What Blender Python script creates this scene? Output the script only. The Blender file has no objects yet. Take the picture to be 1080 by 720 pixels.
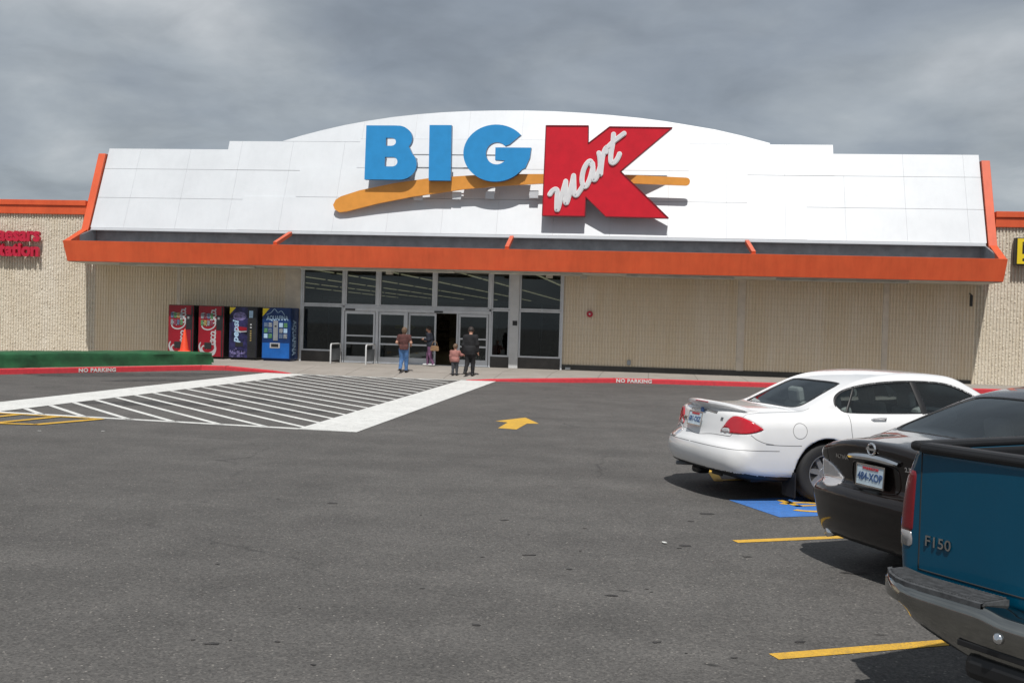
import bpy, bmesh, math, random
import numpy as np
from mathutils import Vector, Matrix, noise
from mathutils.geometry import tessellate_polygon

R = math.radians
random.seed(7)
scene = bpy.context.scene
COL = scene.collection

# ---------------------------------------------------------------- helpers
def tag(o, label=None, cat=None, group=None, kind=None):
    if label: o["label"] = label
    if cat: o["category"] = cat
    if group: o["group"] = group
    if kind: o["kind"] = kind
    return o

def empty(name, loc=(0, 0, 0), rz=0.0, label=None, cat=None, group=None):
    o = bpy.data.objects.new(name, None)
    COL.objects.link(o)
    o.location = loc
    o.rotation_euler = (0, 0, rz)
    o.empty_display_size = 0.2
    return tag(o, label, cat, group)

def copy_tree(o, parent=None):
    c = o.copy()
    COL.objects.link(c)
    if parent is not None:
        c.parent = parent
    for ch in list(o.children):
        copy_tree(ch, c)
    return c

class MB:
    """collects geometry of ONE mesh object"""
    def __init__(s):
        s.v, s.f, s.m = [], [], []
    def add(s, vs, fs, mi=0):
        n = len(s.v)
        s.v += [tuple(p) for p in vs]
        s.f += [tuple(i + n for i in f) for f in fs]
        s.m += [mi] * len(fs)
        return s
    def box(s, a, b, mi=0, mat=None):
        x0, y0, z0 = a; x1, y1, z1 = b
        vs = [(x0,y0,z0),(x1,y0,z0),(x1,y1,z0),(x0,y1,z0),(x0,y0,z1),(x1,y0,z1),(x1,y1,z1),(x0,y1,z1)]
        if mat is not None: vs = [mat @ Vector(p) for p in vs]
        return s.add(vs, [(0,3,2,1),(4,5,6,7),(0,1,5,4),(1,2,6,5),(2,3,7,6),(3,0,4,7)], mi)
    def bar(s, p, q, w, h, mi=0, up=(0, 0, 1)):
        """rectangular bar from p to q, w across, h along up"""
        p, q = Vector(p), Vector(q)
        d = (q - p).normalized(); u = Vector(up)
        sx = d.cross(u)
        if sx.length < 1e-4: sx = d.cross(Vector((1, 0, 0)))
        sx.normalize(); u = sx.cross(d).normalized()
        vs = []
        for c in (p, q):
            for a, b in ((-1,-1),(1,-1),(1,1),(-1,1)):
                vs.append(c + sx*a*w/2 + u*b*h/2)
        return s.add(vs, [(3,2,1,0),(4,5,6,7),(0,1,5,4),(1,2,6,5),(2,3,7,6),(3,0,4,7)], mi)
    def tube(s, pts, r, n=8, mi=0, caps=True):
        pts = [Vector(p) for p in pts]
        rs = r if isinstance(r, (list, tuple)) else [r]*len(pts)
        vs, fs = [], []
        prev = None
        for i, p in enumerate(pts):
            d = (pts[min(i+1, len(pts)-1)] - pts[max(i-1, 0)]).normalized()
            a = prev if prev is not None else (Vector((0,0,1)) if abs(d.z) < .9 else Vector((1,0,0)))
            a = (a - d*a.dot(d)).normalized(); prev = a
            b = d.cross(a)
            for k in range(n):
                t = 2*math.pi*k/n
                vs.append(p + (a*math.cos(t) + b*math.sin(t))*rs[i])
        for i in range(len(pts)-1):
            for k in range(n):
                fs.append((i*n+k, i*n+(k+1)%n, (i+1)*n+(k+1)%n, (i+1)*n+k))
        if caps:
            fs.append(tuple(range(n))[::-1]); fs.append(tuple((len(pts)-1)*n+k for k in range(n)))
        return s.add(vs, fs, mi)
    def prism(s, poly, fn, d0, d1, mi=0):
        """closed 2-D polygon extruded: fn(u,v,d)->xyz"""
        n = len(poly)
        tri = tessellate_polygon([[Vector((p[0], p[1], 0)) for p in poly]])
        vs = [fn(p[0], p[1], d0) for p in poly] + [fn(p[0], p[1], d1) for p in poly]
        fs = [tuple(t) for t in tri] + [tuple(i+n for i in t[::-1]) for t in tri]
        fs += [(i, (i+1) % n, (i+1) % n + n, i+n) for i in range(n)]
        return s.add(vs, fs, mi)
    def lathe(s, prof, origin=(0,0,0), axis='z', n=24, mi=0):
        """prof: list of (r, h)"""
        vs, fs = [], []
        for r, h in prof:
            for k in range(n):
                t = 2*math.pi*k/n
                a, b = r*math.cos(t), r*math.sin(t)
                p = {'z': (a, b, h), 'y': (a, h, b), 'x': (h, a, b)}[axis]
                vs.append((p[0]+origin[0], p[1]+origin[1], p[2]+origin[2]))
        for i in range(len(prof)-1):
            for k in range(n):
                fs.append((i*n+k, i*n+(k+1)%n, (i+1)*n+(k+1)%n, (i+1)*n+k))
        fs.append(tuple(range(n))[::-1]); fs.append(tuple((len(prof)-1)*n+k for k in range(n)))
        return s.add(vs, fs, mi)
    def build(s, name, mats, parent=None, smooth=False, bevel=0, angle=None, recalc=True):
        me = bpy.data.meshes.new(name)
        me.from_pydata(s.v, [], s.f)
        if not isinstance(mats, (list, tuple)): mats = [mats]
        for m in mats: me.materials.append(m)
        me.polygons.foreach_set("material_index", s.m)
        if recalc:
            bm = bmesh.new(); bm.from_mesh(me)
            bmesh.ops.recalc_face_normals(bm, faces=bm.faces)
            bm.to_mesh(me); bm.free()
        me.validate(); me.update()
        if smooth:
            me.polygons.foreach_set("use_smooth", [True]*len(me.polygons))
            if angle is not None:
                me.set_sharp_from_angle(angle=R(angle))
        o = bpy.data.objects.new(name, me)
        COL.objects.link(o)
        if parent is not None: o.parent = parent
        if bevel:
            b = o.modifiers.new("bevel", 'BEVEL'); b.width = bevel; b.segments = 2; b.limit_method = 'ANGLE'; b.angle_limit = R(40)
        return o

def np_mesh(name, V, F, mat, parent=None, smooth=True, mi=None):
    """V (n,3) array, F (m,4 or 3) array"""
    me = bpy.data.meshes.new(name)
    k = F.shape[1]
    me.vertices.add(len(V)); me.vertices.foreach_set("co", np.ascontiguousarray(V, dtype=np.float32).ravel())
    me.loops.add(F.size); me.loops.foreach_set("vertex_index", np.ascontiguousarray(F, dtype=np.int32).ravel())
    me.polygons.add(len(F)); me.polygons.foreach_set("loop_start", np.arange(len(F), dtype=np.int32)*k)
    me.polygons.foreach_set("loop_total", np.full(len(F), k, dtype=np.int32))
    for m in (mat if isinstance(mat, (list, tuple)) else [mat]): me.materials.append(m)
    me.update(calc_edges=True); me.validate()
    me.polygons.foreach_set("use_smooth", [smooth]*len(me.polygons))
    o = bpy.data.objects.new(name, me); COL.objects.link(o)
    if parent is not None: o.parent = parent
    return o

def text_mb(s, size, mb, fn, depth=0.01, bold=0.0, mi=0, align='LEFT', sx=1.0, spacing=1.0, shear=0.0):
    """adds lettering to mb; fn(u,v,d)->xyz. returns width"""
    cu = bpy.data.curves.new("t", 'FONT'); cu.body = s; cu.size = size; cu.extrude = depth/2
    cu.offset = bold; cu.resolution_u = 3; cu.space_character = spacing; cu.shear = shear
    ob = bpy.data.objects.new("t", cu); COL.objects.link(ob)
    bpy.context.view_layer.update()
    me = bpy.data.meshes.new_from_object(ob)
    xs = [v.co.x for v in me.vertices] or [0]
    x0, x1 = min(xs), max(xs); w = (x1-x0)*sx
    off = {'LEFT': 0, 'CENTER': -w/2, 'RIGHT': -w}[align]
    mb.add([fn((v.co.x-x0)*sx+off, v.co.y, v.co.z+depth/2) for v in me.vertices], [tuple(p.vertices) for p in me.polygons], mi)
    bpy.data.objects.remove(ob); bpy.data.curves.remove(cu); bpy.data.meshes.remove(me)
    return w

# ---------------------------------------------------------------- materials
def new_mat(name):
    m = bpy.data.materials.new(name); m.use_nodes = True
    nt = m.node_tree
    b = nt.nodes["Principled BSDF"]
    return m, nt, b

def N(nt, t, **kw):
    n = nt.nodes.new(t)
    for k, v in kw.items():
        if k in n.inputs: n.inputs[k].default_value = v
        else: setattr(n, k, v)
    return n

def ramp(nt, fac, stops):
    r = nt.nodes.new("ShaderNodeValToRGB")
    el = r.color_ramp.elements
    while len(el) < len(stops): el.new(0.5)
    for e, (p, c) in zip(el, stops):
        e.position = p; e.color = (*c, 1) if len(c) == 3 else c
    nt.links.new(fac, r.inputs[0])
    return r.outputs[0]

def coords(nt, scale=(1, 1, 1), obj=False):
    tc = nt.nodes.new("ShaderNodeTexCoord"); mp = nt.nodes.new("ShaderNodeMapping")
    mp.inputs["Scale"].default_value = scale
    nt.links.new(tc.outputs["Object" if obj else "Object"], mp.inputs[0])
    return mp.outputs[0]

def noise_f(nt, vec, scale, detail=4, rough=.55, dist=0):
    n = N(nt, "ShaderNodeTexNoise", Scale=scale, Detail=detail, Roughness=rough, Distortion=dist)
    nt.links.new(vec, n.inputs["Vector"]); return n.outputs["Fac"]

def mixc(nt, fac, a, b, mode='MIX'):
    m = nt.nodes.new("ShaderNodeMix"); m.data_type = 'RGBA'; m.blend_type = mode
    for s, v in ((0, fac), (6, a), (7, b)):
        if hasattr(v, "is_output"): nt.links.new(v, m.inputs[s])
        elif s == 0: m.inputs[0].default_value = v
        else: m.inputs[s].default_value = (*v, 1)
    return m.outputs[2]

def bump(nt, b, h, strength=.3, dist=.01):
    n = nt.nodes.new("ShaderNodeBump"); n.inputs["Strength"].default_value = strength; n.inputs["Distance"].default_value = dist
    nt.links.new(h, n.inputs["Height"]); nt.links.new(n.outputs[0], b.inputs["Normal"])

def plain(name, col, rough=.5, metal=0, var=.12, scale=3, coat=0, bmp=0, bscale=60, spec=.5, streak=0):
    """paint-like surface with a little soiling"""
    m, nt, b = new_mat(name)
    v = coords(nt)
    f = noise_f(nt, v, scale, 5, .6)
    d = tuple(c*(1-var*1.6) for c in col); l = tuple(min(1, c*(1+var)) for c in col)
    c = ramp(nt, f, [(.3, d), (.7, l)])
    if streak:    # rain streaks and grime running down the face
        vs = coords(nt, (3.2, 3.2, .16)); st = noise_f(nt, vs, 1.6, 6, .7)
        c = mixc(nt, streak, c, ramp(nt, st, [(.34, (.30,.29,.27)), (.56, (.5,.5,.5)), (.75, (.53,.53,.53))]), 'OVERLAY')
    nt.links.new(c, b.inputs["Base Color"])
    b.inputs["Roughness"].default_value = rough; b.inputs["Metallic"].default_value = metal
    b.inputs["Coat Weight"].default_value = coat; b.inputs["Coat Roughness"].default_value = .04
    b.inputs["Specular IOR Level"].default_value = spec
    if bmp: bump(nt, b, noise_f(nt, v, bscale, 3, .6), bmp, .01)
    return m

def glass_mat(name, tint=(.55,.62,.6), alpha=.35, rough=.02):
    """thin tinted pane: mix of clear transmission and a mirror-like face"""
    m, nt, b = new_mat(name)
    nt.nodes.remove(b)
    out = nt.nodes["Material Output"]
    tr = nt.nodes.new("ShaderNodeBsdfTransparent"); tr.inputs[0].default_value = (*tint, 1)
    gl = nt.nodes.new("ShaderNodeBsdfGlossy"); gl.inputs["Roughness"].default_value = rough; gl.inputs[0].default_value = (.9, .95, .95, 1)
    fr = nt.nodes.new("ShaderNodeFresnel"); fr.inputs[0].default_value = 1.5
    mx = nt.nodes.new("ShaderNodeMixShader")
    ma = nt.nodes.new("ShaderNodeMath"); ma.operation = 'MULTIPLY_ADD'; ma.inputs[1].default_value = 1.0; ma.inputs[2].default_value = alpha
    nt.links.new(fr.outputs[0], ma.inputs[0]); nt.links.new(ma.outputs[0], mx.inputs[0])
    nt.links.new(tr.outputs[0], mx.inputs[1]); nt.links.new(gl.outputs[0], mx.inputs[2]); nt.links.new(mx.outputs[0], out.inputs[0])
    return m

def emis(name, col, s):
    m, nt, b = new_mat(name)
    b.inputs["Base Color"].default_value = (*col, 1)
    b.inputs["Emission Color"].default_value = (*col, 1); b.inputs["Emission Strength"].default_value = s
    return m

def asphalt_mat():
    m, nt, b = new_mat("asphalt"); v = coords(nt)
    big = noise_f(nt, v, .18, 5, .6, .6)
    mid = noise_f(nt, v, 1.3, 5, .65)
    vs = coords(nt, (.12, 1.6, 1))
    streak = noise_f(nt, vs, .8, 4, .55)
    c = ramp(nt, big, [(.25, (.086,.082,.078)), (.75, (.118,.113,.107))])
    c = mixc(nt, .55, c, ramp(nt, mid, [(.3, (.36,.36,.36)), (.72, (.64,.635,.63))]), 'OVERLAY')
    c = mixc(nt, .4, c, ramp(nt, streak, [(.3, (.38,.38,.38)), (.7, (.6,.6,.6))]), 'OVERLAY')
    # aggregate: pale and dark stones
    vo = N(nt, "ShaderNodeTexVoronoi", Scale=75.0); nt.links.new(v, vo.inputs["Vector"])
    sep = nt.nodes.new("ShaderNodeSeparateColor"); nt.links.new(vo.outputs["Color"], sep.inputs[0])
    stone = ramp(nt, sep.outputs[0], [(0, (.22,.22,.22)), (.5, (.5,.5,.5)), (.88, (.62,.62,.61)), (1, (.95,.93,.9))])
    c = mixc(nt, .6, c, stone, 'OVERLAY')
    vo2 = N(nt, "ShaderNodeTexVoronoi", Scale=26.0); nt.links.new(v, vo2.inputs["Vector"])
    s2 = nt.nodes.new("ShaderNodeSeparateColor"); nt.links.new(vo2.outputs["Color"], s2.inputs[0])
    near = ramp(nt, vo2.outputs["Distance"], [(0, (1,1,1)), (.14, (1,1,1)), (.2, (0,0,0))])
    pick = ramp(nt, s2.outputs[1], [(.80, (0,0,0)), (.84, (.85,.85,.85))])
    c = mixc(nt, mixc(nt, 1, near, pick, 'MULTIPLY'), c, (.30,.28,.25))
    # dark oil / gum spots, oblong
    vv = coords(nt, (1.0, 2.2, 1))
    vo3 = N(nt, "ShaderNodeTexVoronoi", Scale=1.9); nt.links.new(mixv(nt, vv, .12, 5), vo3.inputs["Vector"])
    s3 = nt.nodes.new("ShaderNodeSeparateColor"); nt.links.new(vo3.outputs["Color"], s3.inputs[0])
    near3 = ramp(nt, vo3.outputs["Distance"], [(0, (1,1,1)), (.05, (1,1,1)), (.11, (0,0,0))])
    pick3 = ramp(nt, s3.outputs[0], [(.78, (0,0,0)), (.82, (.75,.75,.75))])
    c = mixc(nt, mixc(nt, 1, near3, pick3, 'MULTIPLY'), c, (.022,.021,.02))
    # hairline cracks
    vc = N(nt, "ShaderNodeTexVoronoi", Scale=.16, feature='DISTANCE_TO_EDGE'); nt.links.new(mixv(nt, v, 1.2, .9), vc.inputs["Vector"])
    ck = ramp(nt, vc.outputs["Distance"], [(0, (1,1,1)), (.0022, (.5,.5,.5)), (.005, (0,0,0))])
    brk = ramp(nt, noise_f(nt, v, .5, 3), [(.5, (0,0,0)), (.6, (.6,.6,.6))])
    c = mixc(nt, mixc(nt, 1, ck, brk, 'MULTIPLY'), c, (.035,.034,.033))
    nt.links.new(c, b.inputs["Base Color"])
    b.inputs["Roughness"].default_value = .85
    b.inputs["Specular IOR Level"].default_value = .35
    h = mixc(nt, .5, vo.outputs["Distance"], noise_f(nt, v, 160, 3))
    bump(nt, b, h, .5, .006)
    return m

def mixv(nt, vec, amt, scale):
    """domain-warped coordinates"""
    n = N(nt, "ShaderNodeTexNoise", Scale=scale, Detail=3.0); nt.links.new(vec, n.inputs["Vector"])
    a = nt.nodes.new("ShaderNodeVectorMath"); a.operation = 'SCALE'; a.inputs["Scale"].default_value = amt
    nt.links.new(n.outputs["Color"], a.inputs[0])
    c = nt.nodes.new("ShaderNodeVectorMath"); c.operation = 'ADD'
    nt.links.new(vec, c.inputs[0]); nt.links.new(a.outputs[0], c.inputs[1])
    return c.outputs[0]

def roadpaint(name, col, wear=.35):
    m, nt, b = new_mat(name); v = coords(nt)
    f = noise_f(nt, v, 9, 8, .75)
    c = ramp(nt, f, [(.28, tuple(x*.72 for x in col)), (.6, col)])
    w = ramp(nt, noise_f(nt, v, 34, 5, .8), [(.30-.0, (.10,.095,.09)), (.36, (1,1,1))])
    big = ramp(nt, noise_f(nt, v, 1.1, 4, .7), [(.32, (wear,)*3), (.6, (0,0,0))])
    chips = ramp(nt, noise_f(nt, v, 55, 4, .8), [(.42, (1,1,1)), (.5, (0,0,0))])
    c = mixc(nt, mixc(nt, 1, big, chips, 'MULTIPLY'), c, (.1,.097,.092))
    nt.links.new(c, b.inputs["Base Color"]); b.inputs["Roughness"].default_value = .75
    bump(nt, b, noise_f(nt, v, 120, 3), .35, .004)
    return m

def concrete(name, a, bcol, scale=1.2, joints=None):
    m, nt, b = new_mat(name); v = coords(nt)
    c = ramp(nt, noise_f(nt, v, scale, 6, .65, .4), [(.3, a), (.7, bcol)])
    c = mixc(nt, .4, c, ramp(nt, noise_f(nt, v, 45, 4, .7), [(.3, (.4,.4,.4)), (.7, (.6,.6,.6))]), 'OVERLAY')
    if joints:
        sx = nt.nodes.new("ShaderNodeSeparateXYZ"); nt.links.new(v, sx.inputs[0])
        for k in (0, 1):
            w = nt.nodes.new("ShaderNodeMath"); w.operation = 'PINGPONG'; w.inputs[1].default_value = joints/2
            nt.links.new(sx.outputs[k], w.inputs[0])
            j = ramp(nt, w.outputs[0], [(0, (1,1,1)), (.006, (1,1,1)), (.01, (0,0,0))])
            c = mixc(nt, j, c, tuple(x*.4 for x in a))
    nt.links.new(c, b.inputs["Base Color"]); b.inputs["Roughness"].default_value = .9
    bump(nt, b, noise_f(nt, v, 70, 4), .3, .005)
    return m

def block_mat(name, a, bcol, grain, strength):
    m, nt, b = new_mat(name); v = coords(nt)
    c = ramp(nt, noise_f(nt, v, 14, 6, .75), [(.25, a), (.75, bcol)])
    vs = coords(nt, (1.2, 1, .22)); st = noise_f(nt, vs, 1.1, 5, .7)
    c = mixc(nt, .5, c, ramp(nt, st, [(.3, (.36,.35,.34)), (.7, (.58,.58,.58))]), 'OVERLAY')
    # mortar courses every 0.2 m
    sx = nt.nodes.new("ShaderNodeSeparateXYZ"); nt.links.new(v, sx.inputs[0])
    w = nt.nodes.new("ShaderNodeMath"); w.operation = 'PINGPONG'; w.inputs[1].default_value = .1
    nt.links.new(sx.outputs[2], w.inputs[0])
    j = ramp(nt, w.outputs[0], [(0, (.35,.35,.35)), (.004, (.35,.35,.35)), (.009, (0,0,0))])
    c = mixc(nt, j, c, tuple(x*.72 for x in a))
    nt.links.new(c, b.inputs["Base Color"]); b.inputs["Roughness"].default_value = .93
    b.inputs["Specular IOR Level"].default_value = .2
    bump(nt, b, noise_f(nt, v, grain, 5, .7), strength, .02)
    return m

def paint(name, col, flake=0, rough=.35, metal=0.0):
    m, nt, b = new_mat(name); v = coords(nt)
    f = noise_f(nt, v, 2.2, 4, .6)
    c = ramp(nt, f, [(.3, tuple(x*.93 for x in col)), (.7, col)])
    if flake:
        vo = N(nt, "ShaderNodeTexVoronoi", Scale=900.0); nt.links.new(v, vo.inputs["Vector"])
        s = nt.nodes.new("ShaderNodeSeparateColor"); nt.links.new(vo.outputs["Color"], s.inputs[0])
        c = mixc(nt, flake, c, ramp(nt, s.outputs[0], [(0, (.35,.35,.35)), (1, (.72,.72,.72))]), 'OVERLAY')
    nt.links.new(c, b.inputs["Base Color"])
    # a thin road film low on the panels
    b.inputs["Roughness"].default_value = rough; b.inputs["Metallic"].default_value = metal
    b.inputs["Coat Weight"].default_value = 1.0
    b.inputs["Specular IOR Level"].default_value = .08
    cr = ramp(nt, noise_f(nt, v, 5, 5, .7), [(.3, (.03,)*3), (.75, (.11,)*3)])
    nt.links.new(cr, b.inputs["Coat Roughness"])
    return m

M = {}
M['asphalt'] = asphalt_mat()
M['white_line'] = roadpaint("white road paint", (.74,.74,.71), .45)
M['yellow_line'] = roadpaint("yellow road paint", (.72,.42,.045), .7)
M['blue_line'] = roadpaint("blue road paint", (.05,.19,.55), .6)
M['walk'] = concrete("sidewalk concrete", (.27,.245,.215), (.36,.33,.295), 1.1, 1.5)
M['red_curb'] = roadpaint("red curb paint", (.62,.035,.05), .4)
M['curb_conc'] = concrete("curb concrete", (.25,.235,.21), (.34,.32,.29))
M['block_smooth'] = block_mat("fluted block in tan paint", (.70,.60,.465), (.80,.70,.555), 60, .15)
M['block_split'] = block_mat("split face block", (.56,.50,.41), (.75,.69,.58), 35, .7)
M['tan_trim'] = plain("smooth tan render", (.66,.58,.48), .8, var=.1)
M['gutter'] = plain('gutter grey', (.24,.25,.26), .5, var=.15)
M['panel_gap'] = plain('panel joint', (.48,.49,.50), .6)
M['orange'] = plain("orange trim paint", (.68,.105,.032), .5, var=.07, scale=1.2, streak=.38)
M['white_panel'] = plain("white metal panel", (.62,.645,.67), .42, var=.035, scale=.7, streak=.12)
M['dark_metal'] = plain("grey flashing", (.16,.17,.18), .5, var=.2)
M['grey_metal'] = plain("galvanised grey", (.30,.32,.34), .45, .3)
M['plinth'] = concrete("painted plinth", (.045,.045,.042), (.075,.072,.068))
M['soffit'] = plain("cream soffit", (.55,.52,.45), .7)
M['alu'] = plain("brushed aluminium", (.62,.64,.67), .45, .05, var=.06)
M['alu_light'] = plain("pale aluminium", (.60,.60,.60), .42, .1, var=.06)
M['black'] = plain("black plastic", (.02,.02,.02), .45, var=.2)
M['dark_panel'] = plain("dark kick panel", (.06,.055,.052), .55, var=.2)
M['store_glass'] = glass_mat("store glass", (.40,.44,.45), .015)
M['sign_blue'] = plain("blue sign face", (.030,.29,.64), .35, var=.05)
M['sign_red'] = plain("red sign face", (.62,.01,.025), .35, var=.06)
M['sign_red_edge'] = plain("dark red sign return", (.22,.012,.02), .4)
M['sign_blue_edge'] = plain("blue sign return", (.02,.13,.30), .4)
M['sign_ochre'] = plain("ochre sign face", (.78,.33,.06), .35, var=.06)
M['sign_white'] = plain("white sign face", (.74,.74,.75), .35, var=.05)
M['sign_white_rim'] = plain("white lettering rim", (.84,.84,.84), .35, var=.03)
M['letter_red'] = plain("crimson letters", (.50,.015,.045), .35, var=.05)
M['yellow'] = plain("yellow sign face", (.78,.58,.02), .35, var=.05)
M['tarp'] = plain("green woven cover", (.015,.098,.036), .8, var=.3, scale=1.6, bmp=.35, bscale=7)
M['cone'] = plain("cone orange", (.85,.07,.02), .45, var=.06)
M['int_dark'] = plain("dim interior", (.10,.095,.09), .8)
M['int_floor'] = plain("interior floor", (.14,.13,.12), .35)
M['tube_light'] = emis("fluorescent tube", (1,.84,.50), .75)
M['chrome'] = plain("chrome", (.78,.79,.80), .08, 1.0, var=.03)
M['worn_chrome'] = plain("worn chrome", (.55,.54,.52), .2, 1.0, var=.12, scale=6)
M['rubber'] = plain("tyre rubber", (.025,.025,.026), .75, var=.2)
M['alloy'] = plain("alloy wheel", (.50,.51,.53), .3, .75, var=.06)
M['car_int'] = plain("car interior", (.11,.115,.12), .8)
M['seat_grey'] = plain("seat cloth", (.24,.245,.25), .9)
M['car_glass'] = glass_mat("tinted car glass", (.84,.91,.88), .025)
M['dark_glass'] = glass_mat("dark car glass", (.66,.70,.70), .035)
M['tread'] = plain('diamond tread pad', (.065,.068,.072), .7, var=.3, scale=30)
M['trim_black'] = plain("black trim", (.012,.012,.013), .5, var=.2)
M['seam'] = plain("shut line", (.03,.03,.03), .9)
M['seam_grey'] = plain("pale shut line", (.16,.16,.16), .9)
M['lamp_red'] = plain("red lamp lens", (.55,.008,.02), .12, var=.1, coat=1)
M['lamp_dark_red'] = plain('deep red lens', (.20,.008,.014), .15, var=.15, coat=.6)
M['lamp_smoke'] = plain('dull clear lens', (.30,.29,.29), .2, .1, coat=.6)
M['dull_chrome'] = plain('bumper chrome', (.34,.34,.32), .09, 1.0, var=.12, scale=5)
M['lamp_clear'] = plain("clear lamp lens", (.62,.60,.60), .1, .3, coat=1)
M['lamp_pink'] = plain("frosted lamp lens", (.40,.24,.24), .12, .2, coat=1)
M['plate'] = plain("licence plate", (.55,.66,.74), .45, var=.08, scale=14)
M['plate_ink'] = plain("plate ink", (.04,.10,.26), .5)
M['paint_white'] = paint("white car paint", (.80,.80,.80), 0, .3)
M['paint_black'] = paint("espresso black car paint", (.009,.006,.0055), .4, .3, .0)
M['paint_teal'] = paint("teal car paint", (.0,.066,.125), .35, .38, .0)
M['paint_teal'].node_tree.nodes["Principled BSDF"].inputs["Coat Weight"].default_value = .8

# ---------------------------------------------------------------- camera, light, sky
D = 35.3
H = 1.87
def make_camera():
    yaw, pitch, roll, F = R(7.5), R(-1.09), R(1.65), 1100.0
    fw = Vector((-math.sin(yaw)*math.cos(pitch), math.cos(yaw)*math.cos(pitch), math.sin(pitch)))
    r0 = Vector((math.cos(yaw), math.sin(yaw), 0)); u0 = r0.cross(fw)
    r = math.cos(roll)*r0 + math.sin(roll)*u0
    u = -math.sin(roll)*r0 + math.cos(roll)*u0
    cd = bpy.data.cameras.new("camera"); cam = bpy.data.objects.new("camera", cd); COL.objects.link(cam)
    m = Matrix((r, u, -fw)).transposed().to_4x4(); m.translation = (0, 0, H)
    cam.matrix_world = m
    cd.sensor_fit = 'HORIZONTAL'; cd.sensor_width = 36; cd.lens = F/1080*36
    cd.clip_start = .05; cd.clip_end = 3000
    scene.camera = cam
make_camera()

SUN_EL, SUN_AZ = R(59), R(7)          # azimuth: degrees the sun stands to the right of the facade's normal, behind the camera
sd = bpy.data.lights.new("sun", 'SUN'); sun = bpy.data.objects.new("sun", sd); COL.objects.link(sun)
sd.energy = 3.9; sd.angle = R(.7); sd.color = (1, .97, .93)
to_sun = Vector((math.sin(SUN_AZ)*math.cos(SUN_EL), -math.cos(SUN_AZ)*math.cos(SUN_EL), math.sin(SUN_EL)))
sun.rotation_euler = to_sun.to_track_quat('Z', 'Y').to_euler()
sun.location = (0, 0, 50)

def make_world():
    w = bpy.data.worlds.new("World"); scene.world = w; w.use_nodes = True
    nt = w.node_tree; bg = nt.nodes["Background"]
    sky = nt.nodes.new("ShaderNodeTexSky"); sky.sky_type = 'NISHITA'; sky.sun_disc = False
    sky.sun_elevation = SUN_EL; sky.sun_rotation = math.atan2(to_sun.x, to_sun.y)
    tc = nt.nodes.new("ShaderNodeTexCoord")
    sx = nt.nodes.new("ShaderNodeSeparateXYZ"); nt.links.new(tc.outputs["Generated"], sx.inputs[0])
    zz = nt.nodes.new("ShaderNodeMath"); zz.operation = 'MAXIMUM'; zz.inputs[1].default_value = 0; nt.links.new(sx.outputs[2], zz.inputs[0])
    za = nt.nodes.new("ShaderNodeMath"); za.operation = 'ADD'; za.inputs[1].default_value = .22; nt.links.new(zz.outputs[0], za.inputs[0])
    cb = nt.nodes.new("ShaderNodeCombineXYZ")
    for k in (0, 1):
        d = nt.nodes.new("ShaderNodeMath"); d.operation = 'DIVIDE'
        nt.links.new(sx.outputs[k], d.inputs[0]); nt.links.new(za.outputs[0], d.inputs[1]); nt.links.new(d.outputs[0], cb.inputs[k])
    cloud = noise_f(nt, mixv(nt, cb.outputs[0], .5, .8), 1.35, 7, .52, .25)
    fine = noise_f(nt, mixv(nt, cb.outputs[0], .25, 2.2), 3.0, 8, .56, .3)
    c = ramp(nt, cloud, [(.28, (2.15,2.47,2.88)), (.46, (2.9,3.26,3.70)), (.60, (3.8,4.15,4.45)), (.76, (5.4,5.65,5.85))])
    c = mixc(nt, .75, c, ramp(nt, fine, [(.3, (.36,.37,.38)), (.5, (.49,.49,.49)), (.72, (.66,.655,.65))]), 'OVERLAY')
    full = mixc(nt, .90, sky.outputs[0], c)
    nt.links.new(full, bg.inputs["Color"]); bg.inputs["Strength"].default_value = .10
make_world()
scene.view_settings.view_transform = 'Standard'; scene.view_settings.look = 'None'
scene.view_settings.exposure = 0; scene.view_settings.gamma = 1; scene.view_settings.use_curve_mapping = False
# ================================================================ the ground and its markings
def gz(y):
    return max(0.0, min(.15, .006*(y-12)))

g = MB()
ys = [-200, 12, 37, 600]; xs = [-400, -60, 60, 400]
vs = [(x, y, gz(y)) for y in ys for x in xs]
g.add(vs, [(j*4+i, j*4+i+1, j*4+i+5, j*4+i+4) for j in range(3) for i in range(3)])
tag(g.build('parking_lot_ground', M['asphalt']), kind='structure')

def flat(name, polys, mat, lift=.004, kind='structure'):
    mb = MB()
    for p in polys:
        # split long pieces so that they follow the gentle slope
        tri = tessellate_polygon([[Vector((q[0], q[1], 0)) for q in p]])
        mb.add([(q[0], q[1], gz(q[1])+lift) for q in p], [tuple(t) for t in tri])
    o = mb.build(name, mat)
    for pl in o.data.polygons:
        if pl.normal.z < 0: pl.flip()
    return tag(o, kind=kind)

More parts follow.
